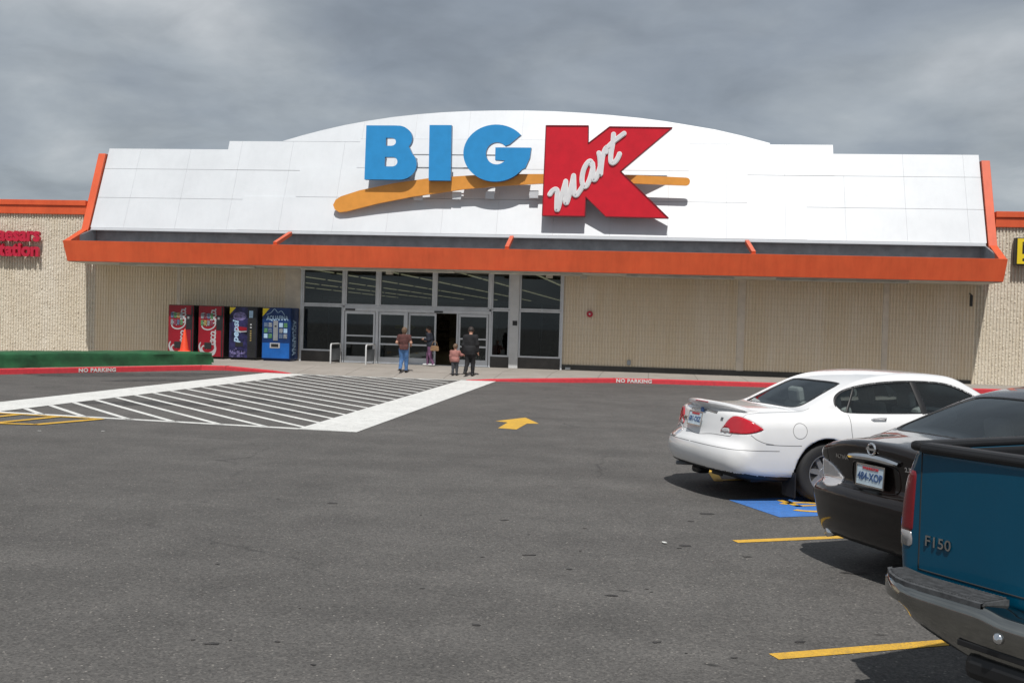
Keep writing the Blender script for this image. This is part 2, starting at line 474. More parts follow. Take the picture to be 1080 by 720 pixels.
# pedestrian crossing in front of the doors
flat('crossing_marking', [[(-12.75,13.0),(-11.62,13.0),(-10.12,30.12),(-11.42,30.12)],
                          [(-5.62,16.32),(-4.60,16.2),(-4.40,30.1),(-5.44,30.1)]], M['white_line'], .008)
def clipline(x0, y0, w=.075):
    """diagonal bar from the near edge, running up and to the left at 45 degrees, clipped to the crossing"""
    out = []
    left = lambda y: -11.62 + (y-13.0)*(1.5/17.12)
    pts = []
    for s in (-w, w):
        xx, yy = x0+s, y0
        # near end
        if xx > -5.55: yy += xx+5.55; xx = -5.55
        # far end
        t = 0.0
        while xx-t > left(yy+t)-.05 and yy+t < 30.0 and t < 20: t += .02
        pts.append(((xx, yy), (xx-t, yy+t)))
    (a, b), (c, d) = pts
    return [a, c, d, b]
hatch = []
x = -10.2
while x < 8.0:
    y0 = 16.62-.045*(x+10)
    if x-5 > -10.5 + 8.6 + 30: break
    if x <= -5.5: hatch.append(clipline(x, y0))
    else:
        yy = y0+(x+5.5)
        if yy < 29.6: hatch.append(clipline(-5.5+.0, yy))
    x += .80
hatch.append([(-11.35,16.83),(-4.7,16.2),(-4.7,16.36),(-11.35,17.0)])
hatch.append([(-10.3,29.92),(-5.5,29.92),(-5.5,30.08),(-10.3,30.08)])
flat('crossing_hatching', hatch, M['white_line'], .004)
# yellow keep-clear hatching at the left
yh = [[(-14.5,16.95),(-9.2,16.44),(-9.2,16.54),(-14.5,17.06)], [(-13.6,14.85),(-9.55,15.3),(-9.55,15.42),(-13.6,14.97)], [(-9.65,15.35),(-9.5,15.30),(-9.02,16.46),(-9.16,16.54)]]
for k in range(6):
    yh.append([(-10.35-k*.75, 15.22-k*.08), (-10.20-k*.75, 15.22-k*.08), (-9.85-k*.75+.0, 16.5+k*.06), (-10.0-k*.75, 16.5+k*.06)])
flat('yellow_hatching', yh, M['yellow_line'], .012)
flat('lane_arrow', [[(-2.53,17.70),(-2.20,17.62),(-2.14,18.65),(-1.93,18.72),(-2.3,19.75),(-2.74,18.86),(-2.50,18.72)]], M['yellow_line'])
# stall lines; their common direction is 25.5 degrees off the shop front
ca, sa = math.cos(R(25.5)), math.sin(R(25.5))
def stall(x, y, l=5.6, w=.105):
    return [(x+sa*w/2, y-ca*w/2), (x+ca*l+sa*w/2, y+sa*l-ca*w/2), (x+ca*l-sa*w/2, y+sa*l+ca*w/2), (x-sa*w/2, y+ca*w/2)]
flat('stall_line', [stall(.76, 6.075)], M['yellow_line'])
flat('stall_line', [stall(.80, 9.29)], M['yellow_line'])
flat('stall_line', [stall(.87, 12.93), [(.83,12.86),(.94,12.86),(.90,14.05),(.78,14.05)]], M['yellow_line'])
flat('stall_line', [stall(.90, 16.6)], M['yellow_line'])
# accessible-bay square with its wheelchair figure
bx, by = 1.36, 10.62
def bay(u, v): return (bx + ca*u - sa*v, by + sa*u + ca*v)
flat('accessible_bay_square', [[bay(-.02,0), bay(1.5,0), bay(1.5,1.12), bay(-.02,1.0)]], M['blue_line'])
fig = []
for k in range(20):
    t0, t1 = R(-150+k*14), R(-150+(k+1)*14)
    fig.append([bay(.62+.34*math.cos(t0), .46+.30*math.sin(t0)), bay(.62+.34*math.cos(t1), .46+.30*math.sin(t1)),
                bay(.62+.25*math.cos(t1), .46+.22*math.sin(t1)), bay(.62+.25*math.cos(t0), .46+.22*math.sin(t0))])
fig += [[bay(.5,.5),bay(.58,.5),bay(.58,.9),bay(.5,.9)], [bay(.5,.5),bay(.95,.5),bay(.95,.57),bay(.5,.57)], [bay(.92,.5),bay(1.15,.2),bay(1.21,.24),bay(1.0,.57)]]
flat('accessible_bay_symbol', fig, M['yellow_line'], .008)

# oil drips, patched and soiled asphalt
M['stain'] = plain("oil soaked asphalt", (.045,.042,.040), .7, var=.4, scale=9, bmp=.4, bscale=90)
M['patch'] = plain("darker resurfaced asphalt", (.062,.060,.058), .85, var=.35, scale=7, bmp=.5, bscale=110)
def blob(cx, cy, rx, ry, rot, seed, n=26, rag=.45):
    out = []
    for k in range(n):
        t = 2*math.pi*k/n; r = 1+rag*noise.noise((math.cos(t)*1.6, math.sin(t)*1.6, seed*3.7))+rag*.5*noise.noise((math.cos(t)*5, math.sin(t)*5, seed))
        x, y = rx*r*math.cos(t), ry*r*math.sin(t)
        out.append((cx+x*math.cos(rot)-y*math.sin(rot), cy+x*math.sin(rot)+y*math.cos(rot)))
    return out
SP = [(1.65,8.35,.16,.045,.3),(1.90,8.22,.10,.03,.5),(1.98,7.95,.15,.06,.2),(.62,10.6,.10,.05,.1),(.45,10.15,.04,.02,.2),(.35,9.0,.07,.035,.5),(.30,8.88,.03,.015,0),(-.2,7.2,.06,.02,.2),
      (-.9,8.3,.07,.02,.3),(-.55,7.9,.03,.018,0),(-1.3,9.7,.06,.02,.6),(.95,6.4,.05,.02,.4),(-.3,5.0,.05,.02,.1),(-2.4,5.6,.06,.02,.3),(-1.0,6.3,.035,.02,0),(.1,6.2,.04,.02,.4),(.85,8.7,.05,.018,.3),(-3.1,10.1,.08,.03,.1),(-1.9,4.6,.05,.03,.4)]
random.seed(11)
for k in range(34):
    y = 4.2+random.random()**1.6*14; x = random.uniform(-.62,.12)*y*.75
    SP.append((x, y, random.uniform(.008,.028), random.uniform(.006,.014), random.uniform(-.3,.6)))
flat('oil_stains', [blob(a[0], a[1], a[2]*.75, a[3], a[4], i) for i, a in enumerate(SP)], M['stain'], .0035)
flat('soiled_gutter', [blob(-14.6,27.2,2.6,.9,R(35),3,40,.6), blob(-12.9,25.4,1.2,.35,R(40),5,30,.6)], M['patch'], .0030)
flat('tyre_soiling', [blob(-9.4,19.6,1.5,.5,R(20),7,36,.7), blob(-8.2,21.2,.9,.35,R(10),8,30,.7), blob(-6.9,19.0,.8,.3,R(15),9,30,.7)], M['patch'], .0032)
LT = [(-9.05,14.6),(-8.2,14.9),(.18,9.05)]
flat('paper_litter', [blob(x, y, .035, .02, i, i, 8, .3) for i, (x, y) in enumerate(LT)], M['white_line'], .012)

# sidewalk with its kerb; kerb line given by the foot of the kerb face, h = how high it stands there
kerb = [(-40,-8,.15), (-22,18.6,.15), (-17.0,25.55,.15), (-13.55,30.35,.15), (-12.9,30.65,.14), (-11.4,30.4,.07), (-10.7,30.2,.012), (-5.3,30.12,.012), (-4.6,30.12,.06), (-3.6,30.3,.10),
        (-2.3,30.8,.13), (-1.0,31.5,.14), (.6,31.8,.14), (3.5,32.0,.14), (10.6,32.85,.14), (14,33.0,.14), (60,33.2,.14)]
def walk_z(x, y, kx):   # kx = kerb y, kh = kerb height at x
    ky, kh = kx
    z0 = gz(ky)+kh; z1 = .285
    t = min(1, max(0, (y-ky)/1.9))
    return z0+(z1-z0)*t
sw, kb, cc = MB(), MB(), MB()
for i in range(len(kerb)-1):
    (x0,y0,h0), (x1,y1,h1) = kerb[i], kerb[i+1]
    n = max(1, int(abs(x1-x0)/1.0))
    for k in range(n):
        a, b = k/n, (k+1)/n
        P = []
        for t in (a, b):
            x, y, h = x0+(x1-x0)*t, y0+(y1-y0)*t, h0+(h1-h0)*t
            ln = math.hypot(x1-x0, y1-y0); nx, ny = -(y1-y0)/ln, (x1-x0)/ln
            P.append((x, y, h, nx, ny))
        (xa,ya,ha,nx,ny), (xb,yb,hb,_,_) = P
        ww = .15
        # kerb stone: face, rounded nose, top
        def prof(x,y,h):
            z = gz(y)
            return [(x,y,z-.05),(x+nx*.012,y+ny*.012,z+h-.02 if h>.03 else z+h*.4),(x+nx*.035,y+ny*.035,z+h),(x+nx*ww,y+ny*ww,z+h+.002)]
        pa, pb = prof(xa,ya,ha), prof(xb,yb,hb)
        red = not (-10.9 < (xa+xb)/2 < -5.0)
        for j in range(3):
            (kb if red else cc).add([pa[j], pb[j], pb[j+1], pa[j+1]], [(0,1,2,3)])
        # walk surface behind it
        rows = [0, .3, .9, 1.9, 99]
        def wp(x, y, h, r):
            if r == 0: return (x+nx*ww, y+ny*ww, gz(y)+h)
            if r == 99 or y+r > 35.3: return (x, 35.3, .285)
            return (x, max(y+r, y+ny*ww), walk_z(x, y+r, (y, h)))
        for j in range(4):
            q = [wp(xa,ya,ha,rows[j]), wp(xb,yb,hb,rows[j]), wp(xb,yb,hb,rows[j+1]), wp(xa,ya,ha,rows[j+1])]
            sw.add(q, [(0,1,2,3)])
for mb, nm, mt in ((sw,'sidewalk','walk'), (kb,'red_kerb','red_curb'), (cc,'ramp_kerb','curb_conc')):
    o = mb.build(nm, M[mt], recalc=False)
    for pl in o.data.polygons:
        if pl.normal.z < -.01: pl.flip()
    tag(o, kind='structure')
# kerb lettering
def kerb_text(xc, seg):
    (x0,y0,h0), (x1,y1,h1) = kerb[seg], kerb[seg+1]
    t = (xc-x0)/(x1-x0); y = y0+(y1-y0)*t
    ln = math.hypot(x1-x0, y1-y0); dx, dy = (x1-x0)/ln, (y1-y0)/ln
    mb = MB()
    fn = lambda u, v, d: (xc+dx*u+dy*(.004+d)+dy*0, y+dy*u-dx*(.004+d), gz(y)+.022+v)
    text_mb("NO PARKING", .145, mb, fn, .003, .006, align='CENTER', sx=1.15, spacing=1.1)
    return tag(mb.build('kerb_lettering', M['white_line'], recalc=False), kind='structure')
kerb_text(-15.45, 2)
kerb_text(-.42, 11)

# ================================================================ the store
store = empty('store_building', (-4.6, 35.3, .285), 0, "wide tan block store with white stepped and arched front panel over an orange canopy", 'building')
SO = Vector((-4.6, 35.3, .285))
def part(mb, name, mat, parent=None, **kw):
    """build in world coordinates, hang on the store (or on one of its parts)"""
    p = parent or store
    mb.v = [(v[0]-SO.x, v[1]-SO.y, v[2]-SO.z) for v in mb.v]
    return mb.build(name, mat, p, **kw)

PITCH = .1016
def fluted(x0, x1, z0, z1, y=D, rough=0.0, dz=.2, dep=.028, seed=0):
    """ribbed block wall between x0..x1, real ribs; rough = split-face relief"""
    mb = MB()
    nr = max(1, round((x1-x0)/PITCH)); p = (x1-x0)/nr
    xs = []
    for k in range(nr):
        b = x0+k*p
        xs += [(b, 0), (b+p*.42, 0), (b+p*.50, 1), (b+p*.92, 1)]
    xs.append((x1, 0))
    nz = max(1, round((z1-z0)/dz)); zz = [z0+(z1-z0)*j/nz for j in range(nz+1)]
    vs = []
    for j, z in enumerate(zz):
        for i, (x, f) in enumerate(xs):
            yy = y - (dep if f else 0)
            xx = x
            if rough and f:
                n = noise.noise((x*13+seed, z*17, 1.3)); n2 = noise.noise((x*2.1, z*2.7+seed, 7))
                c = noise.noise((x*31, z*36, seed+3))
                yy -= rough*(.020*n + .012*n2 + .014*max(0, c-.12)*3)
                yy = min(yy, y-.006)
                if 0 < i < len(xs)-1: xx += rough*.010*noise.noise((x*21, z*25, 9))
            vs.append((xx, yy, z))
    w = len(xs)
    fs = [(j*w+i, j*w+i+1, (j+1)*w+i+1, (j+1)*w+i) for j in range(nz) for i in range(w-1)]
    mb.add(vs, fs)
    return mb

def wallpart(name, *a, mat='block_smooth', **k):
    return part(fluted(*a, **k), name, M[mat], recalc=False)
ZB, ZS = .285, 3.52      # walk level, soffit level
wallpart('wall', -19.82, -16.72, ZB, ZS+1.2, rough=.25, dz=.1)
wallpart('wall', -25.0, -19.82, ZB, 5.27, rough=1.0, dz=.035, mat='block_split')
wallpart('wall', -16.60, -12.72, ZB+.15, ZS+1.2, rough=.0, dz=.8)
wallpart('wall', -2.92, 2.87, ZB+.18, ZS+1.2, rough=.0, dz=.8)
wallpart('wall', 3.11, 7.51, ZB+.18, ZS+1.2, rough=.0, dz=.8)
wallpart('wall', 7.69, 10.38, ZB+.0, ZS+1.2, rough=.25, dz=.1)
wallpart('wall', 10.38, 16.5, ZB+.0, 5.34, rough=.9, dz=.035, seed=40, mat='block_split')
part(MB().box((-45,D,ZB),(-25,D+.2,5.27)), 'wall', M['block_split'])
part(MB().box((16.5,D,ZB),(45,D+.2,5.34)), 'wall', M['block_split'])
b = MB().box((-45,D+.25,ZB),(-40,D+60,5.2)).box((40,D+.25,ZB),(45,D+60,5.2)).box((-40,D+59,ZB),(40,D+60,5.2)).box((-44.9,D+.2,5.0),(44.9,D+59.9,5.3))
part(b, 'roof_slab', M['dark_metal'])
for x0, x1, d in ((-16.72,-16.60,.03), (2.87,3.11,.035), (7.51,7.69,.035), (-12.72,-12.10,.03)):
    part(MB().box((x0,D-d,ZB),(x1,D+.2,ZS+1.2)), 'pilaster', M['tan_trim'])
part(MB().box((-16.6,D-.05,ZB-.1),(-12.72,D+.1,ZB+.15)), 'plinth', M['plinth'])
part(MB().box((-2.92,D-.055,ZB-.1),(2.87,D+.1,ZB+.18)).box((2.87,D-.05,ZB-.1),(7.69,D+.1,ZB+.17)).box((7.69,D-.05,ZB-.1),(10.3,D+.1,ZB+.12)), 'plinth', M['plinth'])
# orange coping of the side wings, two steps
for x0, x1, z in ((-45,-20.2,5.27), (10.88,45,5.34)):
    part(MB().box((x0,D-.10,z),(x1,D+.3,z+.31)).box((x0,D-.15,z+.313),(x1,D+.35,z+.5)), 'coping', M['orange'], bevel=.008)

# --- sloping white front: plane y = 35.0 + .397 (z - 4.78)
def MY(z, out=0.0): return 35.0+.397*(z-4.78)-out
def slab(x0, x1, z0, z1, out, th=.05, mb=None, inset=.006):
    mb = mb or MB()
    x0 += .002; x1 -= .002; z0 += .002; z1 -= .002
    o = [(x0, MY(z0,out), z0), (x1, MY(z0,out), z0), (x1, MY(z1,out), z1), (x0, MY(z1,out), z1)]
    i = [(x, y+th, z) for x, y, z in o]
    return mb.add(o+i, [(0,1,2,3),(7,6,5,4),(0,4,5,1),(1,5,6,2),(2,6,7,3),(3,7,4,0)])
def cuts(x0, x1, step=1.915, ref=-4.6-1.915*.5+.3):
    k = math.ceil((x0+.4-ref)/step); out = [x0]
    while ref+k*step < x1-.4: out.append(ref+k*step); k += 1
    return out+[x1]
def course(x0, x1, z0, z1, out):
    mb = MB(); c = cuts(x0, x1)
    for a, b_ in zip(c, c[1:]): slab(a, b_, z0, z1, out, mb=mb)
    return mb
ZR = 4.80
tiers = [  # x0, x1, z0, z1, proud
    (-19.90,-14.42, ZR,5.914,.0), (-14.42, 5.00, ZR,6.034,.035), (5.00,10.57, ZR,5.914,.0),
    (-19.90,-12.50, 5.92,7.014,.0), (-12.50, 3.09, 6.04,7.134,.035), (3.09,10.57, 5.92,7.014,.0),
    (-19.90,-15.33, 7.02,7.80,.0), (-15.33,-10.45, 7.02,8.12,.012), (-10.45,1.15, 7.14,8.24,.035), (1.15,5.92, 7.02,8.12,.012), (5.92,10.57, 7.02,7.80,.0)]
for x0,x1,z0,z1,o_ in tiers:
    part(course(x0,x1,z0,z1,o_), 'front_panel', M['white_panel'])
# arch
arc = [(-13.35,8.13),(-12.6,8.37),(-11.9,8.57),(-11.1,8.77),(-10.3,8.93),(-9.4,9.08),(-8.5,9.19),(-7.6,9.27),(-6.7,9.32),(-5.7,9.345),(-4.6,9.35),(-3.6,9.325),(-2.6,9.265),(-1.6,9.185),(-.6,9.08),(.3,8.96),(1.1,8.82),(2.0,8.66),(2.9,8.44),(3.85,8.17),(3.85,8.13)]
poly = arc+[(1.15,8.13),(1.15,8.25),(-10.45,8.25),(-10.45,8.13)]
mb = MB().prism(poly, lambda u,v,d: (u, MY(v,d), v), 0, -.3)
part(mb, 'front_arch', M['white_panel'])
# thin vertical seams of the arch
for x_, zt in ((-10.4,8.9),(-8.48,9.18),(-6.56,9.32),(-4.65,9.34),(-2.73,9.27),(-.82,9.1),(1.1,8.8)):
    part(MB().box((x_-.004,0,0),(x_+.004,.001,1), mat=Matrix(((1,0,0,0),(0,1,.397*(zt-8.26),MY(8.26,.004)),(0,0,zt-8.26,8.26),(0,0,0,1)))), 'panel_seam', M['panel_gap'])

# backing behind the panels, side returns, drip at the foot
mb = MB()
mb.prism([(-19.88,4.95),(10.55,4.95),(10.55,7.75),(5.9,7.75),(5.9,8.05),(-15.3,8.05),(-15.3,7.75),(-19.88,7.75)], lambda u,v,d:(u,MY(v,d),v), -.06, -.16)
mb.box((-19.8,35.6,5.2),(10.5,36.4,5.35))
part(mb, 'panel_backing', M['panel_gap'])
part(MB().box((-19.86,D-.36,4.70),(10.53,D-.18,4.745)).box((-19.86,D-.33,4.745),(10.53,D-.22,4.795)), 'drip_edge', M['white_panel'])
part(MB().box((-19.8,D-.05,3.95),(10.5,D+.2,5.0)), 'gutter_wall', M['gutter'])
for xs_ in (-19.86, 10.50):
    part(MB().prism([(33.3,4.17),(34.95,4.70),(35.25,4.78),(35.25,3.9),(33.3,3.9)], lambda u,v,d:(d,u,v), xs_, xs_+.05), 'gutter_end', M['grey_metal'])
for s, x_ in ((-1,-19.93),(1,10.60)):
    xa, xb = sorted((x_, x_+s*.26))
    top = 7.58
    prof = [(34.86,4.60),(MY(top,.14),top),(MY(top)+1.0,top),(36.6,4.60)]
    part(MB().prism(prof, lambda u,v,d:(d,u,v), xa, xb), 'side_trim', M['orange'], bevel=.01)
    xa, xb = sorted((x_+(s*.05), x_+s*.26))
    # sloping end piece out to the canopy corner
    e = MB()
    xo = -19.86 if s < 0 else 10.63
    e.add([(x_+s*.26,34.9,4.72),(x_+s*.02,34.9,4.72),(x_+s*.02,34.9,4.45),(x_+s*.26,34.9,4.45),
           (xo,33.24,4.195),(xo-s*.22,33.24,4.195),(xo-s*.22,33.24,3.95),(xo,33.24,3.95)],
          [(0,1,2,3),(7,6,5,4),(0,4,5,1),(1,5,6,2),(2,6,7,3),(3,7,4,0)])
    part(e, 'end_trim', M['orange'], bevel=.006)
# canopy: orange fascia leaning in at the foot, roof pan, soffit, struts
CX0, CX1, CY = -19.88, 10.65, 33.2
can = MB()
zt, zb = 4.19, 3.50
o8 = [(CX0,CY,zt),(CX1,CY,zt),(CX1-.07,CY+.12,zb),(CX0+.12,CY+.12,zb),(CX0+.16,CY+.12,zt),(CX1-.16,CY+.12,zt),(CX1-.16,CY+.2,zb),(CX0+.2,CY+.2,zb)]
can.add(o8, [(3,2,1,0),(0,1,5,4),(3,7,6,2),(4,5,6,7),(0,4,7,3),(1,2,6,5)])
for s, xo, xi in ((-1,CX0,CX0+.16),(1,CX1,CX1-.16)):
    xb_ = xo+(.12 if s<0 else -.07)
    can.add([(xo,CY,zt),(xo,D,zt),(xb_,D,zb),(xb_,CY+.12,zb),(xi,CY+.12,zt),(xi,D,zt),(xi,D,zb),(xi,CY+.12,zb)],
            [(0,1,2,3),(7,6,5,4),(0,4,5,1),(3,2,6,7),(1,5,6,2),(0,3,7,4)])
canopy = part(can, 'canopy', M['orange'], bevel=.006)
part(MB().box((CX0+.17,CY+.13,3.75),(CX1-.17,D-.06,3.82)).box((CX0+.17,CY+.21,3.52),(CX1-.17,D+.25,3.56)), 'roof_pan', M['grey_metal'], canopy)
part(MB().box((CX0+.14,CY+.14,zb-.022),(CX1-.1,D-.03,zb-.004)), 'soffit', M['soffit'], canopy)
for x_ in (-12.42,-4.66,3.12):
    part(MB().bar((x_-.05,34.95,4.70),(x_+.02,33.3,4.22),.13,.13), 'strut', M['orange'], canopy, bevel=.008)
# strip light trays under the canopy's front edge
for x0,x1 in ((-18.0,-13.2),(-11.6,-6.4),(-5.2,-2.2),(-.8,2.6),(3.9,7.9)):
    part(MB().box((x0,CY+.35,3.40),(x1,CY+.55,3.474)), 'light_tray', M['soffit'], canopy, bevel=.01)
for x_ in (-3.5,-2.35,-9.0):
    part(MB().box((x_,D-.5,3.36),(x_+.22,D-.3,3.474)), 'junction_box', M['soffit'], canopy, bevel=.01)
# small wall fittings
def disc(mb, c, r, y0, y1, n=20, mi=0):
    return mb.prism([(c[0]+r*math.cos(2*math.pi*k/n), c[1]+r*math.sin(2*math.pi*k/n)) for k in range(n)], lambda u,v,d:(u,d,v), y0, y1, mi)
o = part(disc(disc(MB(), (-2.02,2.2), .105, D-.03, D-.11), (-2.02,2.2), .05, D-.11, D-.15), 'alarm_bell', M['letter_red'], bevel=.004)
part(disc(MB(), (-2.02,2.2), .03, D-.151, D-.156), 'bell_badge', M['sign_white'], o)
part(MB().box((-.72,D-.075,ZB+.24),(-.60,D-.02,ZB+.40)), 'outlet_cover', M['grey_metal'], bevel=.005)
part(MB().box((-4.1+1.3,D-.09,ZB+.02),(-2.62,D-.06,ZB+.1)), 'hose_bib', M['grey_metal'], bevel=.005)
o = part(MB().bar((10.18,D-.03,3.2),(10.18,D-.22,3.14),.04,.04).box((10.13,D-.30,2.78),(10.21,D-.22,3.14)), 'security_light', M['black'], bevel=.01)

# ---------------- glazed entrance
gy = D   # glass line
def win(x0, x1, z0, z1, t=.055, dep=.12, mat='alu', y=None, sill=True, name='window'):
    y = gy if y is None else y
    f = MB()
    f.box((x0,y-dep/2,z0),(x0+t,y+dep/2,z1)).box((x1-t,y-dep/2,z0),(x1,y+dep/2,z1))
    f.box((x0+t,y-dep/2+.002,z1-t),(x1-t,y+dep/2-.002,z1)).box((x0+t,y-dep/2+.002,z0),(x1-t,y+dep/2-.002,z0+t))
    w = part(f, name, M[mat], bevel=.004)
    part(MB().box((x0+t-.01,y-.004,z0+t-.01),(x1-t+.01,y+.004,z1-t+.01)), 'pane', M['store_glass'], w)
    return w
ZT = 3.50
# transom lights
part(MB().box((-7.40,gy-.07,2.27),(-7.33,gy+.07,3.7)), 'mullion', M['alu'], bevel=.004)
for x0, x1 in ((-12.08,-10.60),(-10.54,-9.40),(-9.32,-7.40),(-7.33,-5.45),(-5.38,-4.74),(-4.42,-2.98)):
    win(x0, x1, 2.27, ZT+.2)
# lower lights with kick panels
for x0, x1 in ((-12.08,-10.60),(-5.38,-4.74),(-4.42,-2.98)):
    win(x0, x1, .66, 2.26)
    part(MB().box((x0,gy-.045,ZB),(x1,gy+.05,.655)), 'kick_panel', M['dark_panel'], bevel=.004)
part(MB().box((-10.60,gy-.09,2.20),(-5.38,gy+.09,2.268)).box((-10.60,gy-.11,2.085),(-5.38,gy+.11,2.197)), 'door_header', M['alu'], bevel=.005)
part(MB().box((-4.735,gy-.12,ZB),(-4.425,gy+.1,3.7)), 'entrance_pier', M['alu_light'], bevel=.006)
part(MB().box((-4.63,gy-.135,1.74),(-4.47,gy-.12,1.90)), 'door_button', M['black'], bevel=.004)
for x0,x1 in ((-12.14,-12.08),(-10.60,-10.54),(-9.40,-9.32),(-5.45,-5.38),(-2.98,-2.92)):
    z0 = ZB if x0 not in (-9.40,) else 2.27
    part(MB().box((x0,gy-.09,z0),(x1,gy+.09,3.7)), 'mullion', M['alu'], bevel=.004)
def leaf(x0, x1, y, z0=ZB+.01, z1=2.075, fixed=False):
    """door leaf: stiles, rails, two push bars and its panes"""
    f = MB(); t = .065; d = .025
    f.box((x0,y-d,z0),(x0+t,y+d,z1)).box((x1-t,y-d,z0),(x1,y+d,z1)).box((x0+t,y-d+.002,z1-.09),(x1-t,y+d-.002,z1))
    f.box((x0+t,y-d+.002,z0),(x1-t,y+d-.002,z0+.22)).box((x0+t,y-d+.002,z0+.64),(x1-t,y+d-.002,z0+.70)).box((x0+t,y-d+.002,z0+.91),(x1-t,y+d-.002,z0+.96))
    w = part(f, 'door_leaf', M['alu'], bevel=.003)
    part(MB().box((x0+t-.01,y-.003,z0+.2),(x1-t+.01,y+.003,z1-.08)), 'pane', M['store_glass'], w)
    return w
leaf(-10.52,-9.44, gy-.06)
leaf(-9.30,-8.36, gy-.06)
leaf(-8.28,-7.30, gy+.03)
leaf(-6.50,-5.47, gy-.06)
for a_ in (((-9.42,gy-.10,ZB),(-9.32,gy+.1,2.085)), ((-8.36,gy-.10,ZB),(-8.29,gy-.02,2.085)), ((-6.57,gy-.10,ZB),(-6.51,gy-.02,2.085))):
    part(MB().box(*a_), 'door_jamb', M['alu'], bevel=.004)
part(MB().box((-7.35,gy-.13,2.10),(-7.05,gy-.11,2.16)), 'motion_sensor', M['black'], bevel=.004)
part(MB().box((-10.5,gy-.13,2.10),(-10.15,gy-.11,2.16)), 'motion_sensor', M['black'], bevel=.004)
part(MB().box((-10.6,gy-.14,ZB+.001),(-5.4,gy+.14,ZB+.018)), 'threshold', M['dark_metal'])
# vestibule: inner partition 2.6 m behind
iy = gy+2.7
for x0,x1 in ((-12.0,-10.3),(-9.9,-8.2),(-5.6,-3.9)):
    win(x0,x1,ZB+.02,2.5,.06,.08,'alu',iy,name='inner_window')
part(MB().box((-12.2,iy-.05,2.5),(-2.9,iy+.05,2.62)).box((-8.2,iy-.05,ZB),(-8.12,iy+.05,2.5)).box((-5.7,iy-.05,ZB),(-5.62,iy+.05,2.5)), 'inner_frame', M['alu'], bevel=.004)
# shell of the shop floor
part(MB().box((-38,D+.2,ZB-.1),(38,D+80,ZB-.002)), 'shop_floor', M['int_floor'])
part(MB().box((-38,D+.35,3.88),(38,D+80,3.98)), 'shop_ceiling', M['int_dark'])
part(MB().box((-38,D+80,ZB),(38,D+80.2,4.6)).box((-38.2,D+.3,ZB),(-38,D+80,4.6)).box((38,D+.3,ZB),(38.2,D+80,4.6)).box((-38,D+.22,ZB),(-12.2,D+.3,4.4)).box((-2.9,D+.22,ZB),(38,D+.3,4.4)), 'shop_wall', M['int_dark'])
part(MB().box((-12.2,D-.02,3.72),(-2.9,D+.3,4.6)), 'entrance_lintel', M['tan_trim'])
for k, x_ in enumerate((-1.5,-4.6,-7.7,-10.8,-13.9,-17.0,-20.1,-23.2)):
    mb = MB()
    y = D+3.2+.7*k
    while y < D+74:
        mb.box((x_-.04,y,3.77),(x_+.04,y+3.3,3.81)); y += 3.9
    part(mb, 'ceiling_light', M['tube_light'])
M['shelf_goods'] = plain("shelved goods", (.16,.13,.11), .8, var=.9, scale=4)
M['goods_dark'] = plain("dark stock", (.07,.06,.06), .8, var=.8, scale=5)
for k, (x0,x1,y0,h,m) in enumerate(((-22,-14,9,1.8,'shelf_goods'),(-12.5,-9.6,6.5,1.4,'goods_dark'),(-4.4,1,6.8,1.5,'goods_dark'),(-20,-10,16,2.1,'shelf_goods'),(-3,8,15,2.1,'shelf_goods'),(-8.5,-4.5,22,2.0,'shelf_goods'))):
    mb = MB()
    for z in range(4): mb.box((x0,D+y0,ZB+z*h/4),(x1,D+y0+.9,ZB+z*h/4+.04))
    mb.box((x0,D+y0+.42,ZB),(x1,D+y0+.48,ZB+h))
    xx = x0+.1
    while xx < x1-.5:
        for z in range(4):
            w_ = random.uniform(.25,.5)
            mb.box((xx,D+y0+.1,ZB+z*h/4+.045),(xx+w_,D+y0+.4,ZB+z*h/4+random.uniform(.15,h/4-.06)))
        xx += .55
    part(mb, 'shelf_unit', M[m])
# yellow arrow banner behind the second door
part(MB().prism([(-9.05,1.50),(-8.5,1.50),(-8.5,1.42),(-8.3,1.57),(-8.5,1.72),(-8.5,1.64),(-9.05,1.64)], lambda u,v,d:(u,D+1.2+d,v),0,.02).bar((-8.65,D+1.23,1.45),(-8.65,D+1.23,ZB),.03,.03), 'arrow_banner', M['yellow'])

# guard rails beside the doors: silver post, dark mesh panel running back to the frame
rail = None
for i, x_ in enumerate((-10.62,-9.40)):
    t_ = empty('guard_rail', (x_, 34.0, .285), 0, ["silver post guard rail with dark panel at the left end of the glass doors", "silver post guard rail with dark panel between the first two glass doors"][i], 'guard rail', 'guard rails at the entrance')
    MB().tube([(0,0,0),(0,0,.60),(0,.03,.645),(0,.10,.66),(0,1.05,.66),(0,1.1,.64),(0,1.12,.60),(0,1.12,0)], .028, 10).build('post', M['alu_light'], t_, smooth=True, angle=50)
    MB().box((-.012,.05,.10),(.012,1.08,.50)).build('panel', M['dark_metal'], t_, bevel=.004)

